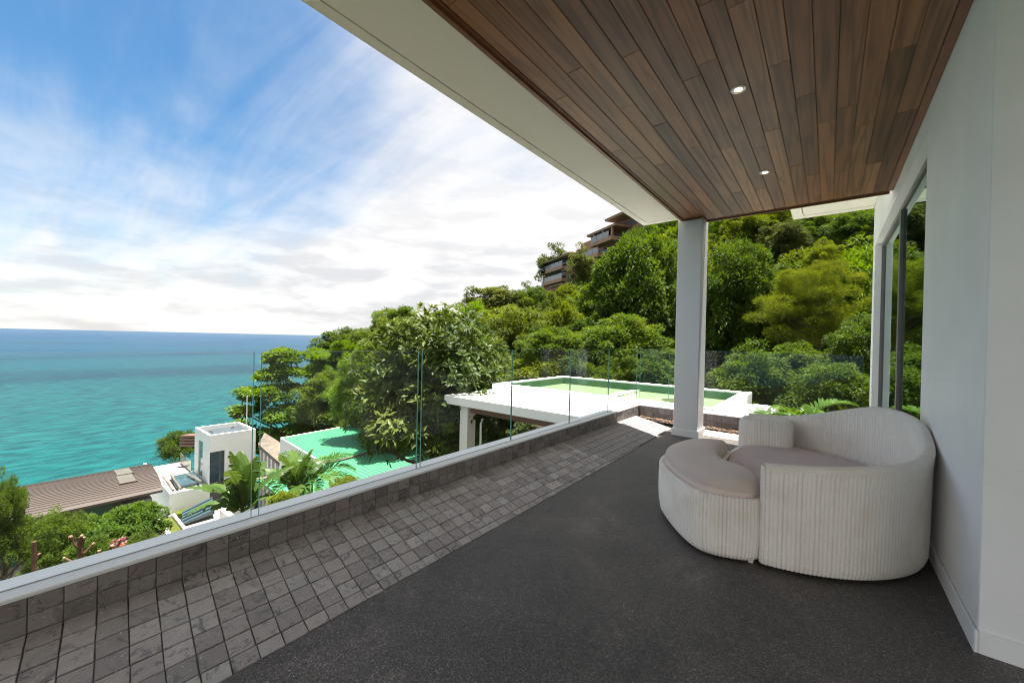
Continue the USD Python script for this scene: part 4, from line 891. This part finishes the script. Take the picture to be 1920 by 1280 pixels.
def clump_centres(rng, n, R_, H_, shell=.35, low=-.55):
    d = unit(rng.normal(0, 1, (n * 4, 3))); d = d[d[:, 2] > low][:n]
    r = rng.uniform(0, 1, len(d)) ** shell
    lump = 1 + .20 * np.sin(3 * np.arctan2(d[:, 1], d[:, 0]) + rng.uniform(0, 6)) * (1 - d[:, 2] ** 2) + rng.normal(0, .06, len(d))
    return d * (r * lump)[:, None] * [R_, R_, H_]
def crown(rng, R_, H_, nc, nl, cr, ll, lw, shell=.35, low=-.55, up=.9, droop=.15, flat=.75, centres=None):
    c = clump_centres(rng, nc, R_, H_, shell, low) if centres is None else centres; nc = len(c)
    s = rng.uniform(.65, 1.35, nc) * cr
    d = unit(rng.normal(0, 1, (nc, nl, 3)) + [0, 0, .45])
    pos = c[:, None] + d * (s[:, None] * rng.uniform(.25, 1, (nc, nl)) ** .5)[..., None] * [1, 1, flat]
    out = unit(c / [R_, R_, H_] + [0, 0, .25])[:, None]
    nrm = unit(np.array([0, 0, up]) + d * .55 + out * .35 + rng.normal(0, .38, d.shape))
    ax = unit(d * [1, 1, .3] + out * .5 + rng.normal(0, .55, d.shape) - [0, 0, droop])
    pos, nrm, ax = pos.reshape(-1, 3), nrm.reshape(-1, 3), ax.reshape(-1, 3)
    return leaves(rng, pos, ax, nrm, ll, lw), c
def trunk_mesh(rng, hc, H_, r0, c, nl=14, lean=.4):
    m = MB(); top = np.array([rng.normal(0, lean), rng.normal(0, lean), hc + H_ * .35])
    z = np.linspace(0, 1, 9); p = np.outer(z, top) + np.c_[.18 * np.sin(z * 5 + 1), .18 * np.sin(z * 4), 0 * z]
    m.tube(p, r0 * (1 - .75 * z), 9)
    far = c[np.argsort(-np.linalg.norm(c[:, :2], axis=1))][:nl * 2:2]
    for q in far:
        q = q + [0, 0, hc]; t0 = np.clip((q[2] - .55 * np.linalg.norm(q[:2])) / top[2], .25, .9); a = top * t0
        k = np.linspace(0, 1, 6)[:, None]; b = a * (1 - k) + q * k + np.array([0, 0, -.35]) * np.sin(k * np.pi)
        m.tube(b, (r0 * .42 * (1 - .8 * k[:, 0])), 6)
    return m.arr()
PROTO = {}
stage.CreateClassPrim('/World/plant_classes') if False else None
def proto(key, R_, H_, hc, mt, make, r0=.22, nl=14, seed=1):
    """a class prim: trunk and crown, base at the origin"""
    rng = np.random.default_rng(seed); path = f'/World/{key}_class'
    stage.CreateClassPrim(path)
    (v, f), c = make(rng)
    usdkit.mesh(stage, path + '/crown', (v + [0, 0, hc], f), L(mt))
    usdkit.mesh(stage, path + '/trunk', trunk_mesh(rng, hc, H_, r0, c, nl), L('bark'))
    PROTO[key] = (path, R_, H_, hc)
for key, mt, seed in (('dark_a', 'leaf_dark', 11), ('dark_b', 'leaf_dark', 12), ('mid_a', 'leaf_mid', 13), ('mid_b', 'leaf_mid', 14), ('yellow', 'leaf_yellow', 15), ('olive', 'leaf_olive', 16), ('bright', 'leaf_bright', 17)):
    proto(key, 4.0, 4.2, 7.0, mt, lambda r: crown(r, 3.5, 3.8, 240, 210, .70, .27, .12, shell=.45), seed=seed)
proto('whorl', 4.0, 4.2, 7.0, 'leaf_mid', lambda r: crown(r, 3.5, 3.8, 260, 110, .55, .34, .14, up=1.1, droop=.3), seed=18)
proto('sparse', 3.0, 4.5, 6.5, 'leaf_olive', lambda r: crown(r, 2.8, 4.2, 75, 110, .62, .34, .15, shell=.6), seed=19)
proto('feather', 4.0, 4.6, 6.5, 'leaf_feather', lambda r: crown(r, 3.7, 4.2, 120, 420, .85, .30, .030, up=.7, droop=.15, low=-.6, flat=.42, shell=.6), r0=.16, nl=22, seed=20)
proto('vine', 4.0, 5.0, 7.0, 'leaf_yellow', lambda r: crown(r, 3.5, 4.8, 260, 170, .60, .22, .10, droop=.7, low=-.85, up=.5), seed=21)
proto('long', 3.2, 4.2, 6.5, 'leaf_bright', lambda r: crown(r, 2.9, 3.9, 150, 110, .62, .55, .14, droop=.7, up=.6), seed=22)
proto('fine', 3.0, 3.2, 4.6, 'leaf_mid', lambda r: crown(r, 2.7, 3.0, 240, 150, .46, .16, .075), seed=23)
proto('lime', 3.2, 2.2, 4.0, 'leaf_bright', lambda r: crown(r, 3.0, 1.9, 240, 130, .46, .21, .11, low=-.35), r0=.16, seed=24)
def tiers(r):
    c = []
    for k in range(6):
        z = -3 + k * 1.25; rr = 5.2 * (1 - .11 * k) * r.uniform(.85, 1.1)
        for j in range(34):
            a, q = r.uniform(0, 2 * np.pi), r.uniform(.15, 1) ** .6 * rr; c.append((q * np.cos(a), q * np.sin(a), z + r.normal(0, .22) - .05 * q))
    return crown(r, 5, 3.5, 0, 190, .60, .28, .15, up=1.5, droop=.1, flat=.38, centres=np.array(c))
proto('tier', 5.2, 3.8, 6.5, 'leaf_bright', tiers, r0=.25, nl=20, seed=25)
proto('bush_dark', 1.6, 1.3, 1.2, 'leaf_dark', lambda r: crown(r, 1.4, 1.15, 70, 190, .42, .15, .065, low=-.3), r0=.05, nl=8, seed=26)
proto('bush_mid', 1.6, 1.3, 1.2, 'leaf_mid', lambda r: crown(r, 1.4, 1.15, 70, 190, .42, .15, .065, low=-.3), r0=.05, nl=8, seed=27)
proto('bush_yellow', 1.6, 1.3, 1.2, 'leaf_yellow', lambda r: crown(r, 1.4, 1.15, 70, 190, .42, .15, .065, low=-.3), r0=.05, nl=8, seed=28)

BASES = []
def plant(key, name, label, cat, px, yt, yb_, D, wpx, group=None, anchor=True):
    """puts a tree where the photograph shows its crown, dist D away, at its real size"""
    path, R_, H_, hc = PROTO[key]
    d = ray(px, (yt + yb_) / 2); c = np.dot(d, _fw) / np.hypot(d[0], d[1]); p = at(px, (yt + yb_) / 2, D)
    w = wpx * D * c * c / F_PX; h = (yb_ - yt) * D * c / F_PX
    sx, sz = w / (2 * R_), h / (2 * H_); base = p - [0, 0, hc * sz]
    if anchor: BASES.append(base)
    return dup(path, name, label, cat, base, R.uniform(0, 360), (sx, sx * R.uniform(.92, 1.08), sz), group)

T = lambda *a, **k: plant(*a, **k)
# the near wood, left to right
T('tier', 'almond_tree', 'spreading tree in flat leafy tiers over the sea right of the flagpole', 'tree', 560, 655, 835, 50, 270)
T('tier', 'almond_tree', 'small tiered tree behind the green sheet roof next to the big leaved tree', 'tree', 660, 640, 800, 50, 170)
T('mid_a', 'broadleaf_tree', 'round tree on the headland skyline where it meets the sea horizon', 'tree', 650, 612, 720, 62, 130)
T('bright', 'broadleaf_tree', 'fresh green tree on the slope left of the big leaved tree', 'tree', 690, 640, 820, 30, 130)
T('mid_b', 'broadleaf_tree', 'mid green tree on the skyline above and left of the big leaved tree', 'tree', 745, 575, 720, 34, 130)
T('dark_a', 'broadleaf_tree', 'dark tree in the hollow right behind the big leaved tree', 'tree', 880, 610, 760, 26, 170)
T('olive', 'broadleaf_tree', 'olive brown round tree on the skyline right of the big leaved tree', 'tree', 925, 535, 640, 66, 130)
T('vine', 'broadleaf_tree', 'yellow green tree draped in creepers left of the tall dark tree', 'tree', 955, 560, 760, 31, 180)
T('yellow', 'broadleaf_tree', 'yellow green creeper covered tree directly left of the tall dark tree trunk', 'tree', 1050, 565, 740, 33, 120)
T('sparse', 'broadleaf_tree', 'slim pointed tree on the skyline left of the apartment building', 'tree', 984, 527, 620, 70, 46)
T('sparse', 'broadleaf_tree', 'tall airy tree at the left end of the apartment building', 'tree', 1038, 455, 580, 108, 72)
T('sparse', 'broadleaf_tree', 'thin open tree growing in front of the apartment balconies', 'tree', 1092, 458, 570, 62, 60)
T('mid_a', 'broadleaf_tree', 'bright small tree below the left end of the apartment building', 'tree', 1005, 535, 640, 62, 90)
T('yellow', 'broadleaf_tree', 'pale yellow green tree at the foot of the apartment building', 'tree', 1062, 535, 640, 55, 90)
T('dark_b', 'broadleaf_tree', 'tall dense dark green tree left of the pillar', 'tree', 1200, 418, 745, 25, 200)
T('mid_b', 'broadleaf_tree', 'leafy green tree partly hidden behind the pillar', 'tree', 1275, 415, 720, 30, 170)
T('mid_b', 'broadleaf_tree', 'broad leafy green tree directly right of the pillar', 'tree', 1380, 450, 720, 23, 170)
T('feather', 'feathery_tree', 'feathery yellow green tree with fine needle like leaves right of the pillar', 'tree', 1520, 468, 725, 20.5, 215)
T('long', 'broadleaf_tree', 'light green tree with long hanging leaves beside the house wall', 'tree', 1605, 470, 700, 24, 150)
T('dark_a', 'broadleaf_tree', 'dark shaded tree at the bottom beside the house wall', 'tree', 1620, 590, 770, 17, 190)
T('dark_b', 'broadleaf_tree', 'dark bushy tree high on the hill under the white canopy', 'tree', 1520, 395, 500, 44, 110)
T('yellow', 'broadleaf_tree', 'sunlit yellow green tree on the hill under the plank ceiling right of the pillar', 'tree', 1400, 398, 520, 46, 140)
T('mid_a', 'broadleaf_tree', 'mid green tree on the hill below the white canopy near the house wall', 'tree', 1600, 392, 520, 40, 130)
T('olive', 'broadleaf_tree', 'brownish tree with bare twigs on the hill right of the pillar', 'tree', 1470, 415, 520, 38, 110)
T('yellow', 'broadleaf_tree', 'yellow crowned small tree above the feathery tree', 'tree', 1545, 450, 560, 33, 90)
# wood behind: nothing tells these apart
for (px, yt, yb_, D, w, key) in ((1345, 385, 520, 52, 120, 'bright'), (1440, 380, 500, 56, 130, 'yellow'), (1530, 372, 500, 58, 130, 'mid_b'), (1620, 370, 500, 56, 130, 'bright'), (1710, 380, 560, 48, 170, 'mid_a'), (1250, 400, 560, 48, 140, 'mid_b'), (1195, 440, 620, 46, 130, 'yellow'), (1130, 520, 690, 42, 130, 'mid_a'),
                              (1350, 520, 740, 30, 150, 'dark_b'), (1430, 500, 740, 30, 150, 'mid_a'), (1560, 540, 760, 27, 170, 'dark_a'), (1690, 500, 760, 28, 200, 'mid_b'), (1800, 420, 760, 26, 240, 'mid_a'), (1090, 600, 760, 30, 130, 'mid_b'), (1010, 610, 780, 27, 120, 'dark_b'),
                              (830, 590, 720, 48, 130, 'mid_a'), (770, 605, 720, 52, 120, 'mid_b'), (705, 608, 720, 58, 100, 'mid_a'), (885, 565, 700, 58, 120, 'bright'), (950, 590, 720, 52, 110, 'mid_b'), (800, 660, 830, 30, 170, 'mid_b'), (740, 680, 850, 28, 150, 'dark_b'), (620, 690, 840, 46, 140, 'mid_a'), (1150, 660, 800, 22, 150, 'dark_a'), (1290, 640, 780, 22, 150, 'dark_b'), (900, 700, 860, 21, 170, 'dark_a')):
    T(key, 'wood_tree', 'green tree of the dense wood covering the hillside behind the terrace', 'tree', px, yt, yb_, D, w, 'trees of the dense hillside wood')
# lower left garden
T('fine', 'garden_tree', 'large dense small leaved tree cut by the left edge of the photo', 'tree', 0, 885, 1120, 13, 150)
T('lime', 'garden_tree', 'bright lime green spreading tree in front of the brown roofed house', 'tree', 222, 948, 1055, 19, 190)
T('fine', 'garden_tree', 'olive green bushy tree between the lime green tree and the left edge', 'tree', 105, 955, 1110, 14.5, 150)
T('bush_dark', 'shrub', 'dark evergreen shrub by the sea left of the villa tower', 'shrub', 335, 808, 880, 50, 80)
T('bush_dark', 'shrub', 'dark shrub standing under the lime green tree near the cut trunks', 'shrub', 175, 1005, 1090, 12.5, 110)
T('bush_yellow', 'shrub', 'yellow green shrub among the banana plants above the coping', 'shrub', 530, 918, 965, 15, 62)
T('bush_yellow', 'shrub', 'bright shrub under the palm in front of the green sheet roof', 'shrub', 645, 892, 930, 16, 56)
T('bush_mid', 'shrub', 'low green shrub below the lime green tree beside the villa wall', 'shrub', 262, 1000, 1060, 14, 90)
T('dark_a', 'wood_tree', 'low branched dark tree filling the shade behind the green basin', 'tree', 1160, 590, 745, 19, 170)
T('dark_b', 'wood_tree', 'shaded dark tree under the feathery tree behind the end glass', 'tree', 1490, 640, 790, 17, 190)
T('mid_a', 'wood_tree', 'green tree low behind the left corner of the green basin', 'tree', 1040, 610, 740, 21, 150)
# shrubs seen through the end glass
T('bush_mid', 'shrub', 'leafy green shrub behind the end glass right of the pillar', 'shrub', 1405, 650, 770, 14, 150)
T('bush_dark', 'shrub', 'dark shrub behind the palm fronds next to the house wall', 'shrub', 1565, 680, 800, 12.5, 150)
T('bush_mid', 'shrub', 'low shrub behind the green basin left of the pillar', 'shrub', 1215, 665, 740, 17, 120)
T('bush_yellow', 'shrub', 'sunny shrub behind the far corner of the green basin', 'shrub', 1000, 665, 735, 20, 120)
T('bush_dark', 'shrub', 'dark shrub behind the middle of the green basin', 'shrub', 1110, 660, 735, 18, 130)
T('bush_mid', 'shrub', 'shrub beside the carport post under the white slab', 'shrub', 990, 800, 870, 13, 120)

# the big leaved tree right below the glass: rosettes of large leaves
rngb = np.random.default_rng(77)
btc = at(812, 735, 12.5)
bt = thing('big_leaf_tree', 'big leaved tree with pale leaf rosettes just beyond the glass left of the carport', 'tree', (btc[0], btc[1], btc[2] - 6.2))
BASES.append(np.array([btc[0], btc[1], btc[2] - 6.2]))
cc = clump_centres(rngb, 1150, 2.30, 2.65, shell=.22, low=-.8); cc = cc[np.linalg.norm(cc / [2.3, 2.3, 2.65], axis=1) < 1.12]
cc[:, 0] *= 1.0
def rosette(c):
    n = rngb.integers(7, 12); a = rngb.uniform(0, 6.28) + np.arange(n) * 2.4; out = unit(c / [2.3, 2.3, 2.6] + [0, 0, .7] + rngb.normal(0, .25, 3))
    e1 = unit(np.cross(out, [.3, .9, .1])); e2 = np.cross(out, e1); el = rngb.uniform(.05, .75, n)
    ax = (e1 * np.cos(a)[:, None] + e2 * np.sin(a)[:, None]) * np.cos(el)[:, None] + out * np.sin(el)[:, None]
    nr = out * np.cos(el)[:, None] - (e1 * np.cos(a)[:, None] + e2 * np.sin(a)[:, None]) * np.sin(el)[:, None]
    return leaves(rngb, np.repeat((btc + c)[None], n, 0) + ax * .02, ax, nr, .185, .082, six=True, jit=.3)
view = btc - CAM; view /= np.linalg.norm(view)
order = np.argsort(cc @ view); m = MB()
for k in order[300:]: m.add(*rosette(cc[k]))
(v, f), _ = crown(rngb, 2.1, 2.4, 150, 60, .40, .24, .10, shell=.5); m.add(v + btc, f)
obj('crown', m, 'leaf_big', bt, kind='stuff')
for k in order[:300]: obj('leaf_cluster', rosette(cc[k]), 'leaf_big', bt)
tv, tf = trunk_mesh(rngb, 6.2, 2.2, .16, cc[::6], 26, .2); obj('trunk', (tv + np.array([btc[0], btc[1], btc[2] - 6.2]), tf), 'bark', bt)

# palms and bananas: every frond is a part
def frond(base, az_, el, length, sag, nl, ll, lw, rng, lift=.5):
    """a feather palm frond: arching rib with two rows of leaflets"""
    t = np.linspace(0, 1, 14); h = np.array([np.cos(az_), np.sin(az_), 0]); dirs = [h * np.cos(el - sag * k) + np.array([0, 0, np.sin(el - sag * k)]) for k in t]
    p = base + np.r_[[np.zeros(3)], np.cumsum(np.array(dirs[:-1]) * length / 13, 0)]
    m = MB().tube(p, .012 * (1 - .8 * t) * (length / 1.5), 5)
    s = np.repeat(np.linspace(.12, 1, nl), 2); sg = np.tile([1, -1], nl)
    pos = np.stack([np.interp(s, t, p[:, k]) for k in range(3)], 1); tg = np.stack([np.interp(s, t, np.array(dirs)[:, k]) for k in range(3)], 1)
    sd = unit(np.cross(tg, [0, 0, 1.0])); upv = np.cross(sd, tg)
    ax = unit(sd * sg[:, None] * .9 + tg * .55 + upv * lift - [0, 0, .15] + rng.normal(0, .06, pos.shape)); nr = unit(upv - sd * sg[:, None] * .3 + rng.normal(0, .08, pos.shape))
    prof = np.sin(np.pi * np.clip(.12 + s * .82, 0, 1)) ** .6
    side = unit(np.cross(nr, ax)); L_ = (ll * prof * rng.uniform(.9, 1.1, len(s)))[:, None]; W = lw / 2
    v = np.stack([pos, pos + ax * L_ * .35 + side * W, pos + ax * L_ * .35 - side * W, pos + ax * L_ * .72 + side * W * .8 - [0, 0, .05 * ll], pos + ax * L_ * .72 - side * W * .8 - [0, 0, .05 * ll], pos + ax * L_ - [0, 0, .16 * ll]], 1)
    b = np.arange(len(s))[:, None] * 6; f = np.concatenate([b + [0, 2, 1], b + [1, 2, 4], b + [1, 4, 3], b + [3, 4, 5]])
    return m.add(v.reshape(-1, 3), f)
def palm(name, label, base, height, n, length, el0, sag, ll, lw, seed, mt='leaf_palm', nl=34, stems=1, spread=.25, az0=0, azr=2 * np.pi):
    rng = np.random.default_rng(seed); t = thing(name, label, 'palm', base)
    for s_ in range(stems):
        off = rng.normal(0, spread, 3) * [1, 1, 0] if stems > 1 else np.zeros(3); top = np.asarray(base) + off + [0, 0, height * rng.uniform(.85, 1.1)]
        obj('stem', MB().tube([np.asarray(base) + off * .5, (np.asarray(base) + off * .8 + top) / 2, top], [.06, .05, .035], 8), 'stem', t)
        k = n // stems
        for i in range(k):
            a = az0 + azr * (i + rng.uniform(0, .7)) / k; obj('frond', frond(top, a, el0 * rng.uniform(.55, 1.15) + (.35 if i % 3 == 0 else 0), length * rng.uniform(.8, 1.12), sag * rng.uniform(.8, 1.2), nl, ll, lw, rng), mt, t)
    return t
b0 = at(1540, 800, 9.0); palm('areca_palm', 'clump of arching feather palm fronds behind the end glass beside the daybed', (b0[0], b0[1], b0[2] - 1.6), 1.40, 18, 1.12, 1.2, 1.85, .42, .040, 5, nl=34, stems=3, spread=.2)
b0 = at(585, 905, 19.0); palm('feather_palm', 'feather palm with spread fronds in front of the green sheet roof', (b0[0], b0[1], b0[2] - 2.2), 2.2, 15, 2.0, .95, 1.5, .60, .05, 6, nl=40)
b0 = at(935, 850, 11.5); palm('spiky_palm', 'spiky yellow green palm beside the carport post', (b0[0], b0[1], b0[2] - 1.0), 1.0, 16, .85, 1.2, .9, .35, .03, 8, nl=22)
def banana(label, base, height, spec, seed):
    rng = np.random.default_rng(seed); t = thing('banana_plant', label, 'banana plant', base); top = np.asarray(base) + [0, 0, height]
    obj('stem', MB().tube([base, top], [.14, .09], 10), 'stem', t)
    for (az_, el, ln, wd, sag) in spec:
        n = 26; s = np.linspace(0, 1, n); h = np.array([np.cos(az_), np.sin(az_), 0]); sd = np.array([-np.sin(az_), np.cos(az_), 0])
        dr = np.array([h * np.cos(el - sag * k) + np.array([0, 0, np.sin(el - sag * k)]) for k in s]); p = top + np.r_[[np.zeros(3)], np.cumsum(dr[:-1] * ln / (n - 1), 0)]
        up_ = np.cross(sd, dr) * -1; w = wd * np.sin(np.pi * np.clip(.06 + .93 * s, 0, 1)) ** .55 * (s > .1)
        m = MB().tube(p, .022 * (1 - .8 * s), 5)
        for sg in (1, -1):
            k = 0
            while k < n - 1:
                k2 = min(n - 1, k + int(rng.integers(1, 4))); dz = rng.uniform(-.25, .30); V = []
                for q in range(k, k2 + 1):
                    shrink = .97 if q in (k, k2) else 1.0
                    for fr in (0, .5, 1): V.append(p[q] + (sd * sg * fr * w[q] * shrink + up_[q] * w[q] * (.30 * np.sin(fr * 2.2) + (dz - .25) * fr * fr)))
                g = np.array(V).reshape(-1, 3, 3); m.add(*grid_mesh(g)); k = k2
        obj('leaf', m, 'leaf_banana', t)
b0 = at(455, 960, 17.0); banana('large banana plant with torn leaves in front of the white villa', (b0[0], b0[1], b0[2] - 1.6), 1.6, [(.2, 1.45, 2.3, .36, .5), (1.3, 1.2, 2.2, .36, 1.0), (2.4, 1.3, 2.2, .36, 1.2), (3.6, 1.1, 2.1, .34, 1.5), (4.7, 1.2, 2.2, .36, 1.1), (5.6, 1.4, 2.3, .36, .8), (5.1, 1.5, 2.4, .34, .3), (3.0, 1.5, 2.2, .34, .6), (4.2, .8, 1.9, .34, 1.6), (.9, .9, 1.9, .34, 1.5)], 9)
b0 = at(555, 930, 18.0); banana('smaller banana plant between the large banana plant and the feather palm', (b0[0], b0[1], b0[2] - 1.8), 1.9, [(.5, 1.45, 2.0, .33, .5), (1.7, 1.2, 1.9, .32, 1.2), (2.9, 1.3, 2.0, .33, 1.0), (4.1, 1.2, 1.9, .32, 1.2), (5.2, 1.4, 2.1, .33, .6), (5.9, 1.0, 1.8, .32, 1.5)], 10)

# pruned trunks, flowers
def stump(label, px, py0, py1, D, r, arms, seed):
    rng = np.random.default_rng(seed); a = at(px, py1, D); b = at(px + rng.uniform(-4, 4), py0, D); t = thing('pruned_trunk', label, 'tree trunk', a - [0, 0, .8])
    obj('trunk', MB().tube([a - [0, 0, 2.5], a, (a + b) / 2 + rng.normal(0, .02, 3), b], [r * 1.2, r * 1.1, r, r * .85], 9), 'cut_wood', t)
    for (f, dx, dz, rr) in arms:
        p = a * (1 - f) + b * f; e = p + RT * dx + np.array([0, 0, dz]) + _fw * rng.uniform(-.2, .2)
        obj('cut_limb', MB().tube([p, (p + e) / 2 + [0, 0, -.03], e], [rr, rr * .9, rr * .85], 8), 'cut_wood', t); obj('cut_limb', MB().tube([e, e + unit(e - p) * .03], [rr * .95, rr * .9], 8), 'tan_slab', t)
stump('pruned trunk with several stubby cut limbs below the lime green tree', 150, 1006, 1060, 11.5, .042, [(.6, -.10, .26, .034), (.8, .06, .14, .026), (.35, .11, .16, .026), (.1, -.26, .11, .024), (.4, .04, .30, .03)], 1)
stump('slender bare cut trunk standing alone near the left edge', 66, 1015, 1085, 11, .036, [(.5, .02, .08, .02)], 2)
stump('leaning pruned trunk with one long cut limb beside the pink flowers', 188, 1040, 1062, 11.5, .032, [(.2, .40, .46, .028), (.5, .02, .2, .026)], 3)
for k, (px, py, D, mt, lab) in enumerate(((216, 1018, 12, 'pink_petal', 'cluster of pink blossoms just above the coping, left one'), (230, 1014, 12, 'pink_petal', 'cluster of pink blossoms nearest the lime green tree, right one'), (228, 1028, 11.5, 'orange_petal', 'small red orange blossom cluster touching the coping edge'))):
    c = at(px, py, D); rng = np.random.default_rng(40 + k); t = thing('flower_cluster', lab, 'flowers', c - [0, 0, .5])
    d = unit(rng.normal(0, 1, (70, 3))); obj('petals', leaves(rng, c + d * .065 * rng.uniform(.3, 1, (70, 1)), d, unit(rng.normal(0, 1, (70, 3)) + [0, 0, 1]), .05, .045), mt, t)
    obj('stem', MB().tube([c - [0, 0, .9], c], [.012, .008], 5), 'stem', t)

# ================================================================ terrain and sea
SEA = -20.0
man = [(0, 0, -4.5), (6, 0, -4), (6, -12, -4), (0, -14, -6), (-6, 0, -6.5), (-12, 0, -9.5), (-12, -12, -10), (-20, 0, -12.3), (-26, 2, -13.6), (-27, -10, -14), (-34, 0, -14.8), (-34, 9, -14.5), (-43, -8, -17), (-44, 4, -16.5), (-47, 9, -16), (-46, 15, -16),
       (-54, -10, -23), (-54, 5, -23), (-54, 18, -22.5), (-70, 0, -30), (-70, 30, -26), (-70, -30, -32), (-20, 12, -13), (-28, 14, -14), (-5, 7.5, -4.8), (-3, 10, -4.6), (-12, 8, -8.5), (2, 12, -2.5), (8, 10, -1), (8, 25, 6),
       (-84, 45, -27), (-100, 60, -30), (-130, 80, -34), (-80, 58, -8), (-95, 110, -24), (-70, 100, 6), (-55, 97, 12), (-45, 88, 14), (-38, 84, 18), (-20, 85, 22), (0, 70, 24), (25, 50, 24), (40, 90, 40), (-10, 120, 36), (-60, 140, 20), (40, 20, 10), (40, -20, 4), (40, 140, 50), (-110, 160, -10)]
cp = np.array(man + [tuple(b) for b in BASES]); 
_, keep = np.unique(np.round(cp[:, :2] / 1.5).astype(int), axis=0, return_index=True); cp = cp[keep]
rbf = RBFInterpolator(cp[:, :2], cp[:, 2], kernel='linear', smoothing=.6, neighbors=60)
def ground(x, y): return rbf(np.c_[np.ravel(x), np.ravel(y)]).reshape(np.shape(x))
gx = np.r_[np.arange(-140, -60, 4), np.arange(-60, 20, 1.25), np.arange(20, 61, 4)]; gy = np.r_[np.arange(-40, -12, 4), np.arange(-12, 60, 1.25), np.arange(60, 165, 4)]
X, Y = np.meshgrid(gx, gy, indexing='ij'); Z = ground(X, Y)
# flat cut for the house plot
house_m = (X > -9.5) & (X < 7) & (Y > -6) & (Y < 13); Z = np.where(house_m, np.minimum(Z, -4.4), Z)
Z += meshkit.noise(np.stack([X, Y, 0 * X], -1).reshape(-1, 3) * .35).reshape(X.shape) * .3
structure('hillside', grid_mesh(np.stack([X, Y, Z], -1)), 'soil', smooth=True)
m = MB(); ring_ = np.array([0, 30, 60, 120, 250, 500, 1000, 2500, 6000, 15000, 45000.]); an = np.linspace(0, 2 * np.pi, 49)
for a, b in zip(ring_[:-1], ring_[1:]):
    for k in range(48):
        m.quad((a * np.cos(an[k]), a * np.sin(an[k]), SEA), (b * np.cos(an[k]), b * np.sin(an[k]), SEA), (b * np.cos(an[k + 1]), b * np.sin(an[k + 1]), SEA), (a * np.cos(an[k + 1]), a * np.sin(an[k + 1]), SEA))
structure('sea', m, 'sea')

# undergrowth: countless low bushes over the slope
pi = UsdGeom.PointInstancer.Define(stage, '/World/undergrowth'); tag(pi.GetPrim(), 'low leafy undergrowth covering the hillside between the trees', 'undergrowth', kind='stuff')
ug = Sdf.Path('/World/undergrowth/kinds'); UsdGeom.Scope.Define(stage, ug); protos_ = []
for key in ('bush_dark', 'bush_mid', 'bush_yellow'):
    src = PROTO[key][0]; pth = ug.AppendChild(key); x = UsdGeom.Xform.Define(stage, pth); x.GetPrim().GetReferences().AddInternalReference(src); protos_.append(pth)
pi.CreatePrototypesRel().SetTargets(protos_)
ru = np.random.default_rng(5); P_, Q_, S_, I_ = [], [], [], []
N = 5200; ux, uy = ru.uniform(-85, 25, N), ru.uniform(-12, 90, N); uz = ground(ux, uy)
for x, y, z in zip(ux, uy, uz):
    dist = math.hypot(x, y); azm = math.degrees(math.atan2(x, y))
    if not (-95 < azm < 18): continue
    if -10.5 < x < 8 and -6 < y < 15.0: continue
    if z < SEA + .5 or z > 40: continue
    if azm < -60 and dist < 62: continue                    # villas and their garden
    if -24 < x < -11.5 and 7 < y < 18: continue
    if dist > 30 and ru.random() < .45: continue
    if dist < 30 and ru.random() < .45: continue
    s = ru.uniform(.40, .85) * (1.0 if dist < 30 else 2.2); a = ru.uniform(0, np.pi)
    P_.append((x, y, z - .25 * s)); Q_.append((math.cos(a), 0, 0, math.sin(a))); S_.append((s, s, s * ru.uniform(.7, 1.1))); I_.append(int(ru.choice([0, 0, 0, 1] if dist < 30 else [0, 0, 1, 1, 2])))
pi.CreatePositionsAttr(Vt.Vec3fArray([Gf.Vec3f(*map(float, p)) for p in P_])); pi.CreateScalesAttr(Vt.Vec3fArray([Gf.Vec3f(*map(float, p)) for p in S_]))
pi.CreateOrientationsAttr(Vt.QuathArray([Gf.Quath(*map(float, q)) for q in Q_])); pi.CreateProtoIndicesAttr(Vt.IntArray(I_))
